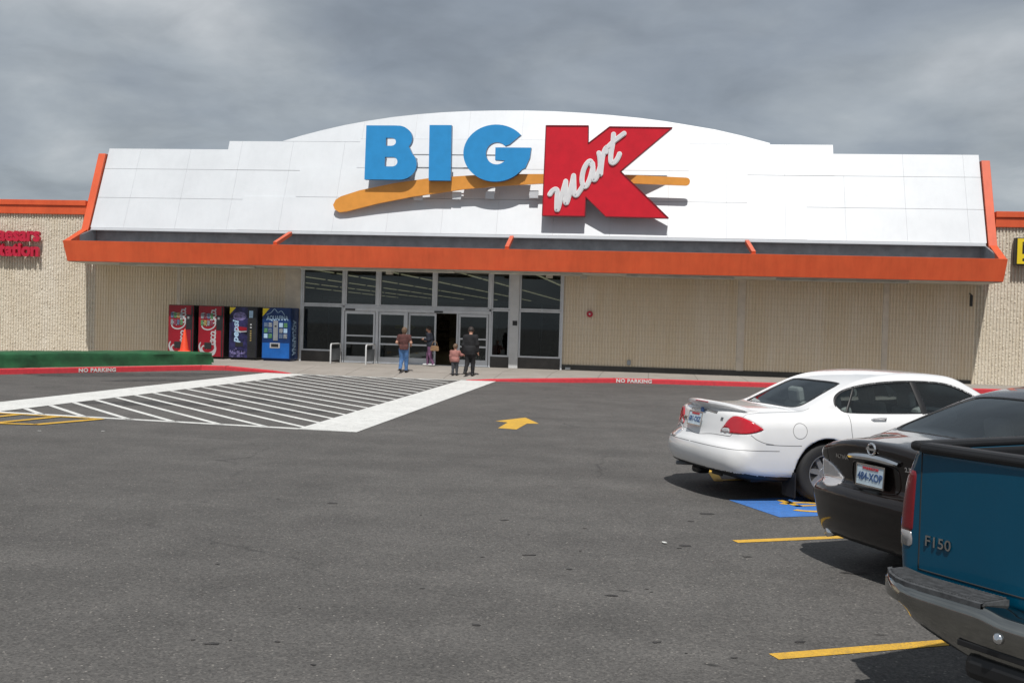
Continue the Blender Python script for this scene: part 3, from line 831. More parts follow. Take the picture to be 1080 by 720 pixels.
# ================================================================ signs
SY = 34.80
sign = empty('store_sign', (-4.9, SY, 5.4), 0, "large raised store sign of blue and red letters crossed by an orange swoosh", 'sign')
def spart(mb, name, mats, parent=None, **k):
    mb.v = [(v[0]+4.9, v[1]-SY, v[2]-5.4) for v in mb.v]
    return mb.build(name, mats, parent or sign, **k)
def letter(poly, holes, y0, y1, name, mats, parent=None, bev=.0):
    """flat face with holes + returns"""
    mb = MB()
    loops = [[Vector((p[0],p[1],0)) for p in l] for l in [poly]+holes]
    flatl = [p for l in loops for p in l]; n = len(flatl)
    tri = tessellate_polygon(loops)
    mb.add([(p.x,y0,p.y) for p in flatl], [tuple(t) for t in tri], 0)
    mb.add([(p.x,y1,p.y) for p in flatl], [tuple(t)[::-1] for t in tri], 1)
    for l in loops:
        m = len(l)
        mb.add([(p.x,y0,p.y) for p in l]+[(p.x,y1,p.y) for p in l], [(i,(i+1)%m,(i+1)%m+m,i+m) for i in range(m)], 1)
    return spart(mb, name, mats, parent)
def arcp(cx, cz, rx, rz, a0, a1, n=24):
    return [(cx+rx*math.cos(R(a0+(a1-a0)*k/n)), cz+rz*math.sin(R(a0+(a1-a0)*k/n))) for k in range(n+1)]
blue = [M['sign_blue'], M['sign_blue_edge']]
# B
B_ = [(-9.83,6.58),(-9.81,8.42),(-8.85,8.42)] + arcp(-8.72,7.98,.52,.44,80,-38,14) + arcp(-8.62,7.10,.60,.52,42,-90,16)
letter(B_, [[(-9.11,7.73),(-9.11,8.0),(-8.92,8.0)]+arcp(-8.92,7.865,.16,.135,90,-90,8)+[(-9.0,7.73)],
            [(-9.13,7.03),(-9.13,7.35),(-8.9,7.35)]+arcp(-8.86,7.19,.17,.16,90,-90,8)+[(-9.0,7.03)]], SY-.02, SY+.20, 'letter', blue)
letter([(-7.59,6.57),(-7.61,8.44),(-6.85,8.44),(-6.83,6.57)], [], SY-.02, SY+.20, 'letter', blue)
G_ = arcp(-5.32,7.51,1.10,.955,40,325,44) + [(-4.30,7.02),(-4.16,7.35),(-4.12,7.70),(-5.33,7.70),(-5.33,7.28),(-4.98,7.26)] + arcp(-5.28,7.50,.37,.37,-42,-318,26) + [(-4.86,7.80)]
letter(G_, [], SY-.02, SY+.20, 'letter', blue)
# swoosh
sw_t = [(-10.9,5.90),(-10.72,6.02),(-10.04,6.24),(-8.82,6.50),(-7.61,6.68),(-6.16,6.79),(-4.9,6.845),(-3.69,6.86),(-2.3,6.875),(-.93,6.86),(.2,6.82),(1.02,6.79)] + arcp(1.04,6.66,.13,.13,90,-90,8)
sw_b = [(.2,6.55),(-.86,6.58),(-2.3,6.58),(-3.68,6.54),(-5.0,6.46),(-6.39,6.32),(-8.2,6.04),(-9.41,5.79),(-10.52,5.50),(-10.76,5.47),(-10.92,5.56),(-10.99,5.72)]
letter(sw_t+sw_b, [], SY+.22, SY+.34, 'swoosh', [M['sign_ochre'], M['sign_ochre']])
# red letter and its script
k_ = letter([(-3.63,8.42),(-2.22,8.42),(-2.21,7.84),(-1.52,8.39),(.53,8.37),(-1.12,6.93),(.50,5.41),(-1.56,5.43),(-2.24,6.07),(-2.25,5.43),(-3.67,5.43)], [], SY-.10, SY+.20, 'red_letter', [M['sign_red'], M['sign_red_edge']])
# rim of the red letter
rim = MB(); kp = [(-3.63,8.42),(-2.22,8.42),(-2.21,7.84),(-1.52,8.39),(.53,8.37),(-1.12,6.93),(.50,5.41),(-1.56,5.43),(-2.24,6.07),(-2.25,5.43),(-3.67,5.43)]
for i in range(len(kp)):
    a, b_ = kp[i], kp[(i+1)%len(kp)]
    rim.bar((a[0],SY-.105,a[1]),(b_[0],SY-.105,b_[1]),.03,.03,up=(0,1,0))
spart(rim, 'letter_rim', M['sign_red_edge'], k_)
def bez(pts, n=7):
    """catmull-rom through points"""
    out = []
    P = [pts[0]]+list(pts)+[pts[-1]]
    for i in range(1, len(P)-2):
        for k in range(n):
            t = k/n
            out.append(tuple(.5*((2*P[i][j])+(-P[i-1][j]+P[i+1][j])*t+(2*P[i-1][j]-5*P[i][j]+4*P[i+1][j]-P[i+2][j])*t*t+(-P[i-1][j]+3*P[i][j]-3*P[i+1][j]+P[i+2][j])*t**3) for j in (0,1)))
    out.append(tuple(pts[-1])); return out
def brush(mb, pts, r, fn, d0, d1, mi=0, n=12, taper=None):
    """round brush stroke (disc per sample + quads between) as a raised ribbon"""
    P = [Vector((p[0],p[1])) for p in pts]
    m = len(P); L = []; Rr = []
    rr = [r if taper is None else r*taper(i/(m-1)) for i in range(m)]
    for i in range(m):
        d = (P[min(i+1,m-1)]-P[max(i-1,0)]); d.normalize(); nn = Vector((-d.y,d.x))
        L.append(P[i]+nn*rr[i]); Rr.append(P[i]-nn*rr[i])
    for i in range(m-1):
        q = [L[i],L[i+1],Rr[i+1],Rr[i]]
        mb.add([fn(p.x,p.y,d0+i*1e-5) for p in q]+[fn(p.x,p.y,d1) for p in q], [(0,1,2,3),(0,4,5,1),(2,6,7,3)], mi)
    for c, ra in ((P[0],rr[0]),(P[-1],rr[-1])):
        mb.prism([(c.x+ra*math.cos(2*math.pi*k/n),c.y+ra*math.sin(2*math.pi*k/n)) for k in range(n)], fn, d0-.0004, d1, mi)
    return mb
# script strokes traced in letter space, px of a 1080x720 enlargement of the red letter -> metres
def K2(p):
    x, y = p
    # affine fit: (95,78)->(-3.63,8.42)  (365,78)->(-2.22,8.42)  (72,632)->(-3.67,5.43)
    u, v = (x-95)/270, (y-78)/554
    return (-3.63+1.41*u+(-.04+.12)*v, 8.42-2.985*v - .0*u)
strokes = [
 [(120,502),(135,482),(155,470),(168,480),(166,530),(165,590),(172,590),(190,530),(212,455),(222,420)],
 [(222,420),(222,480),(222,548),(230,548),(245,500),(262,430),(272,385)],
 [(272,385),(274,440),(277,495),(290,505),(310,480),(330,450)],
 [(390,325),(380,296),(358,308),(335,350),(325,410),(336,450),(355,445),(378,395),(395,330)],
 [(392,310),(396,360),(398,405),(410,405),(425,375),(440,330)],
 [(432,245),(440,290),(442,375),(446,340),(455,270),(470,225),(482,210)],
 [(482,210),(476,240)],
 [(524,130),(520,180),(508,250),(508,295),(522,306),(545,285),(562,250)],
 [(492,205),(530,170),(562,146),(590,125)],
]
fnS = lambda u,v,d: (u, SY-.10-d, v)
sc = MB(); sc2 = MB()
for ks_, s_ in enumerate(strokes):
    q = bez([K2(p) for p in s_])
    brush(sc2, q, .082, fnS, .035+.0008*ks_, 0.001)
    brush(sc, q, .060, fnS, .050+.0008*ks_, .034)
so = spart(sc2, 'script', M['sign_white_rim'], k_, recalc=True)
spart(sc, 'script_face', M['sign_white'], k_, recalc=True)
# mounting rails and stand-offs
for z in (7.46,7.02):
    mr = MB().box((-9.6,SY+.23,z),(-4.4,SY+.27,z+.035))
    for x_ in (-9.4,-8.3,-7.2,-6.0,-4.7): mr.box((x_-.02,SY+.25,z-.005),(x_+.02,MY(z)+.02,z+.03))
    spart(mr, 'mounting_rail', M['grey_metal'])
mr = MB().box((-3.4,SY+.18,6.0),(-.2,SY+.24,6.05))
for x_ in (-3.3,-2.5,-.9,-.3): mr.box((x_-.02,SY+.2,5.995),(x_+.02,MY(6.0)+.02,6.045))
spart(mr, 'mounting_rail', M['grey_metal'])
for x_ in (-8.0,-6.65,-5.5,-4.0): spart(MB().box((x_-.18,SY+.36,5.95+.03*(x_+8)),(x_+.12,SY+.44,6.2+.03*(x_+8))), 'transformer_box', M['white_panel'])

# red wing-wall letters, cut by the picture's edge
ws = empty('pizza_sign', (-23.0, D-.15, 4.2), 0, "crimson raised letters in two lines on the left wing wall", 'sign')
def wtxt(s_, x_right, z, size, sx=1.0):
    mb = MB()
    def fn(u,v,d): return (x_right+u+23.0, -.03-d+.0, z+v-4.2)
    text_mb(s_, size, mb, fn, .12, .028, align='RIGHT', sx=sx, spacing=1.0)
    mb.build('lettering', M['letter_red'], ws)
wtxt("Little Caesars", -21.85, 4.28, .70, .93)
wtxt("Pizza Station", -21.88, 3.74, .66, .98)
# yellow wall sign at the right edge
ys_ = empty('yellow_wall_sign', (12.1, D-.2, 4.56), 0, "yellow box sign with black lettering on the right wing wall", 'sign')
MB().box((-.66,-.14,-.43),(.8,.12,.43)).build('frame', M['black'], ys_, bevel=.01)
MB().box((-.62,-.16,-.40),(.76,-.142,.40)).build('face', M['yellow'], ys_, bevel=.004)
MB().box((-.47,-.166,-.08),(.62,-.161,.30)).build('dark_band', M['black'], ys_)
mb = MB(); text_mb("W", .40, mb, lambda u,v,d: (-.44+u, -.168-d, -.04+v), .004, .02, sx=.9); mb.build('lettering', M['yellow'], ys_)
mb = MB(); text_mb("sss", .16, mb, lambda u,v,d: (-.46+u, -.163-d, -.30+v), .004, .008); bpy.data.meshes  # small caption strip below
mb.build('caption', M['black'], ys_)

# ================================================================ covered platform, cone
tp = MB()
# the cover follows the kerb; long draped box with folds
P0, P1 = Vector((-13.36, 30.86)), Vector((-24.3, 15.05))
dirv = (P1-P0).normalized(); nrm = Vector((dirv.y, -dirv.x));
if nrm.y < 0: nrm = -nrm
nu = 150; prof = [(0,0),(.01,.10),(.03,.22),(.012,.345),(.035,.385),(.07,.398),(.5,.40),(.9,.395),(1.3,.395),(1.7,.39),(1.85,.37),(1.9,.2),(1.92,0)]
L_ = (P1-P0).length
vs = []
for i in range(nu+1):
    s_ = L_*i/nu
    for j, (o_, z_) in enumerate(prof):
        w_ = noise.noise((s_*1.1, j*.35, 3.1)); w2 = noise.noise((s_*3.3, j*.9, 8.7))
        fold = (.045*w_+.030*w2)*(1 if j < 3 else .35)
        oo = o_ + (fold if j < 5 else -fold if j > 9 else 0)
        zz = z_ + (.022*w_+.004*w2 if 3 <= j <= 9 else 0) - (.02*max(0,w_) if j == 0 else 0)
        if i == 0: zz *= .96; 
        c = P0+dirv*(s_ - (.0 if i else .0)) + nrm*(oo+.12)
        vs.append((c.x, c.y, .245+max(zz, 0)*1.0))
w = len(prof)
tp.add(vs, [(i*w+j, i*w+j+1, (i+1)*w+j+1, (i+1)*w+j) for i in range(nu) for j in range(w-1)] + [tuple(range(w)), tuple(nu*w+j for j in range(w))[::-1]])
o = tp.build('platform_cover', M['tarp'], smooth=True, angle=40)
tag(o, "long low platform under a draped green fabric cover along the red kerb", 'cover')
tl = MB()
c0 = P0 - dirv*.62 + nrm*1.1
tl.prism([(0,0),(.6,0),(.62,.05),(.6,.20),(.4,.235),(.1,.22),(0,.2)], lambda u,v,d: (P0.x-dirv.x*u+nrm.x*(1.0+d), P0.y-dirv.y*u+nrm.y*(1.0+d), .25+v), 0, .7)
tag(tl.build('cover_tail', M['tarp'], bevel=.03), "small folded green bundle at the right end of the long green cover", 'cover')

def cone_at(x, y, z):
    c = empty('traffic_cone', (x,y,z), .3, "orange traffic cone standing by the end of the green cover", 'traffic cone')
    MB().lathe([(.145,.03),(.135,.06),(.028,.68),(.02,.70),(.0,.70)][:4], n=28).build('cone_body', M['cone'], c, smooth=True, angle=50)
    MB().box((-.18,-.18,0),(.18,.18,.032)).build('base', M['cone'], c, bevel=.015)
cc_ = P0 + dirv*.42 + nrm*1.05
cone_at(cc_.x, cc_.y, .635)
# ================================================================ signed-distance modelling (cars and people)
def catmull(P, n=6, closed=False):
    P = [tuple(p) for p in P]; m = len(P); out = []
    rng = range(m) if closed else range(m-1)
    for i in rng:
        a, b_, c, d = (P[(i-1)%m], P[i], P[(i+1)%m], P[(i+2)%m]) if closed else (P[max(i-1,0)], P[i], P[i+1], P[min(i+2,m-1)])
        for k in range(n):
            t = k/n
            out.append(tuple(.5*(2*b_[j]+(c[j]-a[j])*t+(2*a[j]-5*b_[j]+4*c[j]-d[j])*t*t+(3*b_[j]-a[j]-3*c[j]+d[j])*t**3) for j in range(len(b_))))
    if not closed: out.append(P[-1])
    return out

class Prof:
    """2-D polygon distance field on a raster, looked up bilinearly"""
    def __init__(s, poly, pad=.5, res=.012):
        P = np.array(poly, dtype=np.float64)
        s.x0, s.z0 = P[:,0].min()-pad, P[:,1].min()-pad
        nx = int((P[:,0].max()+pad-s.x0)/res)+2; nz = int((P[:,1].max()+pad-s.z0)/res)+2
        X, Z = np.meshgrid(s.x0+np.arange(nx)*res, s.z0+np.arange(nz)*res, indexing='ij')
        dmin = np.full(X.shape, 1e9); inside = np.zeros(X.shape, bool)
        Q = np.roll(P, -1, axis=0)
        for (ax, az), (bx, bz) in zip(P, Q):
            ex, ez = bx-ax, bz-az; L = ex*ex+ez*ez+1e-12
            t = np.clip(((X-ax)*ex+(Z-az)*ez)/L, 0, 1)
            dmin = np.minimum(dmin, (X-ax-t*ex)**2+(Z-az-t*ez)**2)
            cnd = ((az > Z) != (bz > Z))
            if bz != az: inside ^= cnd & (X < ex*(Z-az)/(bz-az)+ax)
        s.d = np.where(inside, -1, 1)*np.sqrt(dmin); s.res = res; s.n = (nx, nz)
    def __call__(s, x, z):
        u = np.clip((x-s.x0)/s.res, 0, s.n[0]-1.001); v = np.clip((z-s.z0)/s.res, 0, s.n[1]-1.001)
        i = u.astype(np.int32); j = v.astype(np.int32); a = u-i; b_ = v-j
        d = s.d
        return (d[i,j]*(1-a)+d[i+1,j]*a)*(1-b_)+(d[i,j+1]*(1-a)+d[i+1,j+1]*a)*b_

def smax(a, b_, k):
    h = np.maximum(k-np.abs(a-b_), 0)/k
    return np.maximum(a, b_)+h*h*k*.25
def smin(a, b_, k): return -smax(-a, -b_, k)
def curve1(pts):
    q = np.array(catmull(pts, 8))
    o = np.argsort(q[:,0]); q = q[o]
    return lambda t: np.interp(t, q[:,0], q[:,1])
def sstep(a, b_, t):
    t = np.clip((t-a)/(b_-a), 0, 1); return t*t*(3-2*t)

def surface_net(fn, lo, hi, res, newton=3):
    n = [int(math.ceil((hi[k]-lo[k])/res))+1 for k in range(3)]
    ax = [lo[k]+np.arange(n[k])*res for k in range(3)]
    X, Y, Z = np.meshgrid(*ax, indexing='ij')
    S = fn(X, Y, Z)
    neg = S < 0
    c = [neg[i:n[0]-1+i, j:n[1]-1+j, k:n[2]-1+k] for i in (0,1) for j in (0,1) for k in (0,1)]
    cnt = sum(a.astype(np.int8) for a in c)
    mixed = (cnt > 0) & (cnt < 8)
    idx = -np.ones(mixed.shape, dtype=np.int64)
    ids = np.argwhere(mixed); idx[mixed] = np.arange(len(ids))
    acc = np.zeros((len(ids), 3)); w = np.zeros(len(ids))
    I, J, K = ids.T
    corners = [(i,j,k) for i in (0,1) for j in (0,1) for k in (0,1)]
    vals = {cn: S[I+cn[0], J+cn[1], K+cn[2]] for cn in corners}
    for a in corners:
        for d in range(3):
            if a[d] == 0:
                b_ = list(a); b_[d] = 1; b_ = tuple(b_)
                va, vb = vals[a], vals[b_]
                m = (va < 0) != (vb < 0)
                t = np.where(m, va/np.where(m, va-vb, 1), 0)
                p = np.array(a, float)[None,:].repeat(len(ids), 0); p[:,d] += t
                acc[m] += p[m]; w[m] += 1
    V = np.array(lo)[None,:]+(ids+acc/w[:,None])*res
    F = []
    for d in range(3):
        u, v = [(1,2),(2,0),(0,1)][d]
        sl0 = [slice(None)]*3; sl1 = [slice(None)]*3
        sl0[d] = slice(0, n[d]-1); sl1[d] = slice(1, n[d])
        sl0[u] = sl1[u] = slice(1, n[u]-1); sl0[v] = sl1[v] = slice(1, n[v]-1)
        A, B = neg[tuple(sl0)], neg[tuple(sl1)]
        e = np.argwhere(A != B)
        if not len(e): continue
        fl = A[tuple(e.T)]
        base = e.copy(); base[:,u] += 1; base[:,v] += 1
        def cell(du, dv):
            q = base.copy(); q[:,u] += du; q[:,v] += dv
            return idx[tuple(q.T)]
        q = np.stack([cell(-1,-1), cell(0,-1), cell(0,0), cell(-1,0)], 1)
        q[~fl] = q[~fl][:, ::-1]
        F.append(q)
    F = np.concatenate(F)
    h = 1e-3
    for _ in range(newton):
        V, _n = project(fn, V, res)
    return V, F

def grad(fn, V, h=2e-3):
    g = np.zeros_like(V)
    for d in range(3):
        a = V.copy(); a[:,d] += h; b_ = V.copy(); b_[:,d] -= h
        g[:,d] = (fn(*a.T)-fn(*b_.T))/(2*h)
    return g
def project(fn, V, lim):
    g = grad(fn, V); d = fn(*V.T)
    step = d/np.maximum((g*g).sum(1), .05)
    step = np.clip(step, -lim, lim)
    return V-g*step[:,None], g

def in_poly(P, x, z):
    P = np.array(P); Q = np.roll(P, -1, axis=0); ins = np.zeros(x.shape, bool)
    for (ax, az), (bx, bz) in zip(P, Q):
        if az == bz: continue
        ins ^= ((az > z) != (bz > z)) & (x < (bx-ax)*(z-az)/(bz-az)+ax)
    return ins
def nearest_on(P, x, z):
    P = np.array(P); Q = np.roll(P, -1, axis=0)
    best = np.full(x.shape, 1e9); bx_ = x.copy(); bz_ = z.copy()
    for (ax, az), (bx, bz) in zip(P, Q):
        ex, ez = bx-ax, bz-az; L = ex*ex+ez*ez+1e-12
        t = np.clip(((x-ax)*ex+(z-az)*ez)/L, 0, 1)
        px, pz = ax+t*ex, az+t*ez; d = (x-px)**2+(z-pz)**2
        m = d < best; best[m] = d[m]; bx_[m] = px[m]; bz_[m] = pz[m]
    return bx_, bz_, np.sqrt(best)

class Skin:
    """a body surface from which panels, panes and lamps are cut along smooth outlines"""
    CX = 1.0
    def __init__(s, fn, lo, hi, res):
        s.fn = fn; s.res = res
        s.V, s.F = surface_net(fn, lo, hi, res)
        s.owner = np.zeros(len(s.F), dtype=np.int32)     # 0 = body
        s.nreg = 0
    def to2(s, mode, V, side=1):
        if mode == 'side': return V[:,0], V[:,2]
        if mode == 'top': return V[:,0], V[:,1]
        if mode in ('rear', 'front'): return V[:,1], V[:,2]
        if mode == 'corner': return np.degrees(np.arctan2(np.abs(V[:,1]), s.CX-V[:,0])), V[:,2]
    def cut(s, mode, poly, cond=None, side=0):
        """mark the faces within the outline as a new region and fit their edge to it; cond(V)->mask"""
        C = s.V[s.F].mean(1)
        sc = 1.0
        a, b_ = s.to2(mode, C)
        m = in_poly(poly, a, b_)
        if side: m &= (C[:,1]*side > 0.02)
        if cond is not None: m &= cond(C)
        m &= s.owner == 0
        inn = np.zeros(len(s.V), bool); inn[s.F[m].ravel()] = True
        out = np.zeros(len(s.V), bool)
        oth = (s.owner == 0) & ~m
        out[s.F[oth].ravel()] = True
        bd = np.where(inn & out)[0]
        Vb = s.V[bd]
        a, b_ = s.to2(mode, Vb)
        kk = 50.0 if mode == 'corner' else 1.0     # degrees -> about metres
        P = [(p[0]/kk, p[1]) for p in poly]
        na, nb, dd = nearest_on(P, a/kk, b_); na = na*kk
        ok = dd < s.res*1.5
        nv = Vb.copy()
        if mode == 'side': nv[ok,0], nv[ok,2] = na[ok], nb[ok]; dirs = np.zeros_like(nv); dirs[:,1] = 1
        elif mode == 'top': nv[ok,0], nv[ok,1] = na[ok], nb[ok]; dirs = np.zeros_like(nv); dirs[:,2] = 1
        elif mode in ('rear', 'front'): nv[ok,1], nv[ok,2] = na[ok], nb[ok]; dirs = np.zeros_like(nv); dirs[:,0] = 1
        else:
            r = np.hypot(nv[:,1], s.CX-nv[:,0]); th = np.radians(na); sg = np.sign(nv[:,1])
            nv[ok,0] = (s.CX-r*np.cos(th))[ok]; nv[ok,1] = (sg*r*np.sin(th))[ok]; nv[ok,2] = nb[ok]
            dirs = np.stack([-np.cos(th), sg*np.sin(th), np.zeros_like(th)], 1)
        nv = s.slide(nv, dirs)
        mv = np.linalg.norm(nv-Vb, axis=1) < s.res*4
        s.V[bd[mv]] = nv[mv]
        s.nreg += 1; s.owner[m] = s.nreg
        return s.nreg
    def slide(s, P, dirs, it=6):
        P = P.copy()
        for _ in range(it):
            h = 2e-3; d = s.fn(*P.T); g = (s.fn(*(P+dirs*h).T)-s.fn(*(P-dirs*h).T))/(2*h)
            g = np.where(np.abs(g) < .12, np.sign(g+1e-9)*.12, g)
            P -= dirs*np.clip(d/g, -.05, .05)[:,None]
        return P
    def normals(s, V): 
        g = grad(s.fn, V); return g/np.maximum(np.linalg.norm(g, axis=1), 1e-6)[:,None]
    def mesh(s, name, reg, mat, parent, off=0.0, rim=0.0, mi_fn=None):
        m = np.isin(s.owner, reg if isinstance(reg, (list, tuple)) else [reg])
        F = s.F[m]
        if not len(F): print("EMPTY REGION", name); return None
        used = np.unique(F); mp = -np.ones(len(s.V), dtype=np.int64); mp[used] = np.arange(len(used))
        V = s.V[used].copy(); Fn = mp[F]
        if off or rim:
            nn = s.normals(V)
            base = V.copy(); V = V+nn*off
        if rim:
            e = np.concatenate([Fn[:, [i, (i+1)%4]] for i in range(4)])
            es = np.sort(e, axis=1); key = es[:,0]*len(V)+es[:,1]
            u, inv, cnt = np.unique(key, return_inverse=True, return_counts=True)
            be = e[cnt[inv] == 1]
            n0 = len(V); V = np.concatenate([V, base-nn*rim])
            Fr = np.stack([be[:,1], be[:,0], be[:,0]+n0, be[:,1]+n0], 1)
            Fn = np.concatenate([Fn, Fr])
        o = np_mesh(name, V, Fn, mat, parent)
        if mi_fn is not None:
            C = V[Fn].mean(1)
            a = V[Fn[:,0]]; b_ = V[Fn[:,1]]; c = V[Fn[:,2]]; nf = np.cross(b_-a, c-a); nf /= np.maximum(np.linalg.norm(nf,axis=1),1e-12)[:,None]
            o.data.polygons.foreach_set("material_index", mi_fn(C, nf).astype(np.int32))
        return o
    def line(s, mode, pts, side=1, closed=False, seed=None, n=None):
        """outline points lifted onto the skin"""
        P = []
        for p in pts:
            if mode == 'side': P.append((p[0], side*1.0, p[1]))
            elif mode == 'top': P.append((p[0], p[1], 1.6))
            elif mode == 'rear': P.append((-.3, p[0], p[1]))
            elif mode == 'front': P.append((7.0, p[0], p[1]))
            else:
                r = 1.3; P.append((s.CX-r*math.cos(R(p[0])), side*r*math.sin(R(p[0])), p[1]))
        P = np.array(P, float)
        if mode == 'side': d = np.tile([0,-side,0.0],(len(P),1))
        elif mode == 'top': d = np.tile([0,0,-1.0],(len(P),1))
        elif mode == 'rear': d = np.tile([1.0,0,0],(len(P),1))
        elif mode == 'front': d = np.tile([-1.0,0,0],(len(P),1))
        else: d = np.array([(math.cos(R(p[0])), -side*math.sin(R(p[0])), 0) for p in pts])
        # march inwards until inside, then bisect
        t = np.zeros(len(P)); hit = np.zeros(len(P), bool); t_hit = np.zeros(len(P))
        for _ in range(400):
            q = P+d*t[:,None]; v = s.fn(*q.T)
            new = (~hit) & (v < 0); t_hit[new] = t[new]; hit |= new
            t = np.where(hit, t, t+.01)
        lo_, hi_ = t_hit-.01, t_hit.copy()
        for _ in range(14):
            mid = (lo_+hi_)/2; v = s.fn(*(P+d*mid[:,None]).T)
            hi_ = np.where(v < 0, mid, hi_); lo_ = np.where(v < 0, lo_, mid)
        return (P+d*hi_[:,None])
    def seam(s, name, mode, pts, r, mat, parent, side=1, closed=False, out=0.0, dens=10, smooth=True, flat=None):
        q = catmull(pts, dens, closed) if smooth else dense(pts, .03 if mode != 'corner' else 1.5, closed)
        if closed: q = q+[q[0]]
        P = s.line(mode, q, side)
        nn = s.normals(P)
        mb = MB()
        if flat:      # ribbon of width flat lying on the skin
            T = np.gradient(P, axis=0); T /= np.maximum(np.linalg.norm(T, axis=1), 1e-9)[:,None]
            B = np.cross(T, nn)
            vs = []
            for i in range(len(P)):
                for a, h in ((-flat/2, -.004), (-flat/2*.8, out), (flat/2*.8, out), (flat/2, -.004)): vs.append(P[i]+B[i]*a+nn[i]*h)
            mb.add(vs, [(i*4+j, i*4+j+1, i*4+j+5, i*4+j+4) for i in range(len(P)-1) for j in range(3)])
        else:
            mb.tube(P+nn*out, r, 6)
        return mb.build(name, mat, parent, smooth=True)

def dense(pts, step, closed=False):
    out = []; m = len(pts)
    for i in range(m if closed else m-1):
        a, b_ = pts[i], pts[(i+1)%m]; L = math.dist(a, b_); n = max(1, int(L/step))
        out += [tuple(a[j]+(b_[j]-a[j])*k/n for j in range(len(a))) for k in range(n)]
    if not closed: out.append(tuple(pts[-1]))
    return out

def wheel(parent, x, y, side, r=.325, w=.205, rim_r=.2, spokes=5, name='wheel', steel=False):
    """side = +1 left, -1 right; thing > wheel > tyre, rim"""
    wh = bpy.data.objects.new(name, None); COL.objects.link(wh); wh.parent = parent; wh.location = (x, y, r)
    s = side
    prof = [(rim_r-.012,-w*.42),(rim_r,-w*.46),(r-.05,-w*.52),(r-.018,-w*.46),(r-.003,-w*.34),(r,0),(r-.003,w*.34),(r-.018,w*.46),(r-.05,w*.52),(rim_r,w*.46),(rim_r-.012,w*.42)]
    t = MB(); n = 44; vs = []; 
    for rr, h in prof:
        for k in range(n):
            a = 2*math.pi*k/n; vs.append((rr*math.cos(a), h, rr*math.sin(a)))
    t.add(vs, [(i*n+k, i*n+(k+1)%n, (i+1)*n+(k+1)%n, (i+1)*n+k) for i in range(len(prof)-1) for k in range(n)])
    for off in (-w*.2, 0, w*.2): t.lathe([(r-.004,off-.006),(r+.0015,off-.002),(r+.0015,off+.002),(r-.004,off+.006)][:1]+[(r-.004,off+.006)], axis='y', n=n)
    t.build('tyre', M['rubber'], wh, smooth=True, angle=40)
    rm = MB(); vs = []
    pr = [(rim_r,w*.47*s),(rim_r-.008,w*.47*s),(rim_r-.02,w*.40*s),(rim_r-.028,w*.05*s),(rim_r-.02,-w*.42*s)]
    for rr, h in pr:
        for k in range(n):
            a = 2*math.pi*k/n; vs.append((rr*math.cos(a), h, rr*math.sin(a)))
    rm.add(vs, [(i*n+k, i*n+(k+1)%n, (i+1)*n+(k+1)%n, (i+1)*n+k) for i in range(len(pr)-1) for k in range(n)])
    hub = w*.33*s
    rm.prism([(.055*math.cos(2*math.pi*k/20), .055*math.sin(2*math.pi*k/20)) for k in range(20)], lambda u,v,d:(u,d,v), hub-.05*s, hub+.012*s)
    for k in range(spokes):
        a = 2*math.pi*k/spokes+.3; ca_, sa_ = math.cos(a), math.sin(a)
        pts = [(.03,-.034),(.03,.034),(rim_r-.02,.022 if not steel else .05),(rim_r-.02,-.022 if not steel else -.05)]
        rm.add([(u*ca_-v*sa_, hub+(.006 if u < .1 else -.0)*s+.0, u*sa_+v*ca_) for u, v in pts]+[(u*ca_-v*sa_, hub-.035*s, u*sa_+v*ca_) for u, v in pts],
               [(0,1,2,3),(7,6,5,4),(0,4,5,1),(1,5,6,2),(2,6,7,3),(3,7,4,0)])
    rm.build('rim', M['alloy'], wh, smooth=True, angle=35)
    bk = MB(); bk.prism([((rim_r-.025)*math.cos(2*math.pi*k/24), (rim_r-.025)*math.sin(2*math.pi*k/24)) for k in range(24)], lambda u,v,d:(u,d,v), -.02*s, -.05*s)
    bk.build('brake_disc', M['dark_metal'], wh)
    return wh

def badge(parent, s, size, skin, mode, at, mat, name='badge', depth=.004, bold=.002, sx=1.0, shear=0.0, dirn=-1, out=.003):
    """lettering laid on the rear of a body; at = (y, z); reads correctly from behind (left of the car is on the left)"""
    mb = MB()
    text_mb(s, size, mb, lambda u,v,d: (d, u, v), depth, bold, sx=sx, align='CENTER', shear=shear)
    V = np.array(mb.v)
    pts = [(at[0]-v[1], at[1]+v[2]) for v in V]
    P = skin.line('rear', pts); 
    mb.v = [(P[i][0]-out-V[i][0], P[i][1], P[i][2]) for i in range(len(V))]
    return mb.build(name, mat, parent)

def plate(parent, c, tilt, text, rz=0):
    """licence plate facing backwards (-x), centre c; local frame"""
    p = bpy.data.objects.new('licence_plate', None); COL.objects.link(p); p.parent = parent; p.location = c; p.rotation_euler = (0, tilt, rz)
    MB().box((-.006,-.1525,-.076),(0,.1525,.076)).build('plate_panel', M['plate'], p, bevel=.002)
    MB().box((-.010,-.16,-.084),(-.001,.16,-.070)).box((-.010,-.16,.070),(-.001,.16,.084)).box((-.010,-.16,-.07),(-.001,-.150,.07)).box((-.010,.150,-.07),(-.001,.16,.07)).build('plate_frame', M['worn_chrome'], p)
    mb = MB(); text_mb(text, .082, mb, lambda u,v,d: (-.008-d, -u, -.034+v), .002, .001, align='CENTER', sx=.88)
    mb.build('plate_number', M['plate_ink'], p)
    mb = MB(); text_mb("WASHINGTON", .026, mb, lambda u,v,d: (-.008-d, -u, .045+v), .002, .001, align='CENTER', sx=1.0)
    mb.build('plate_heading', M['lamp_red'], p)
    return p
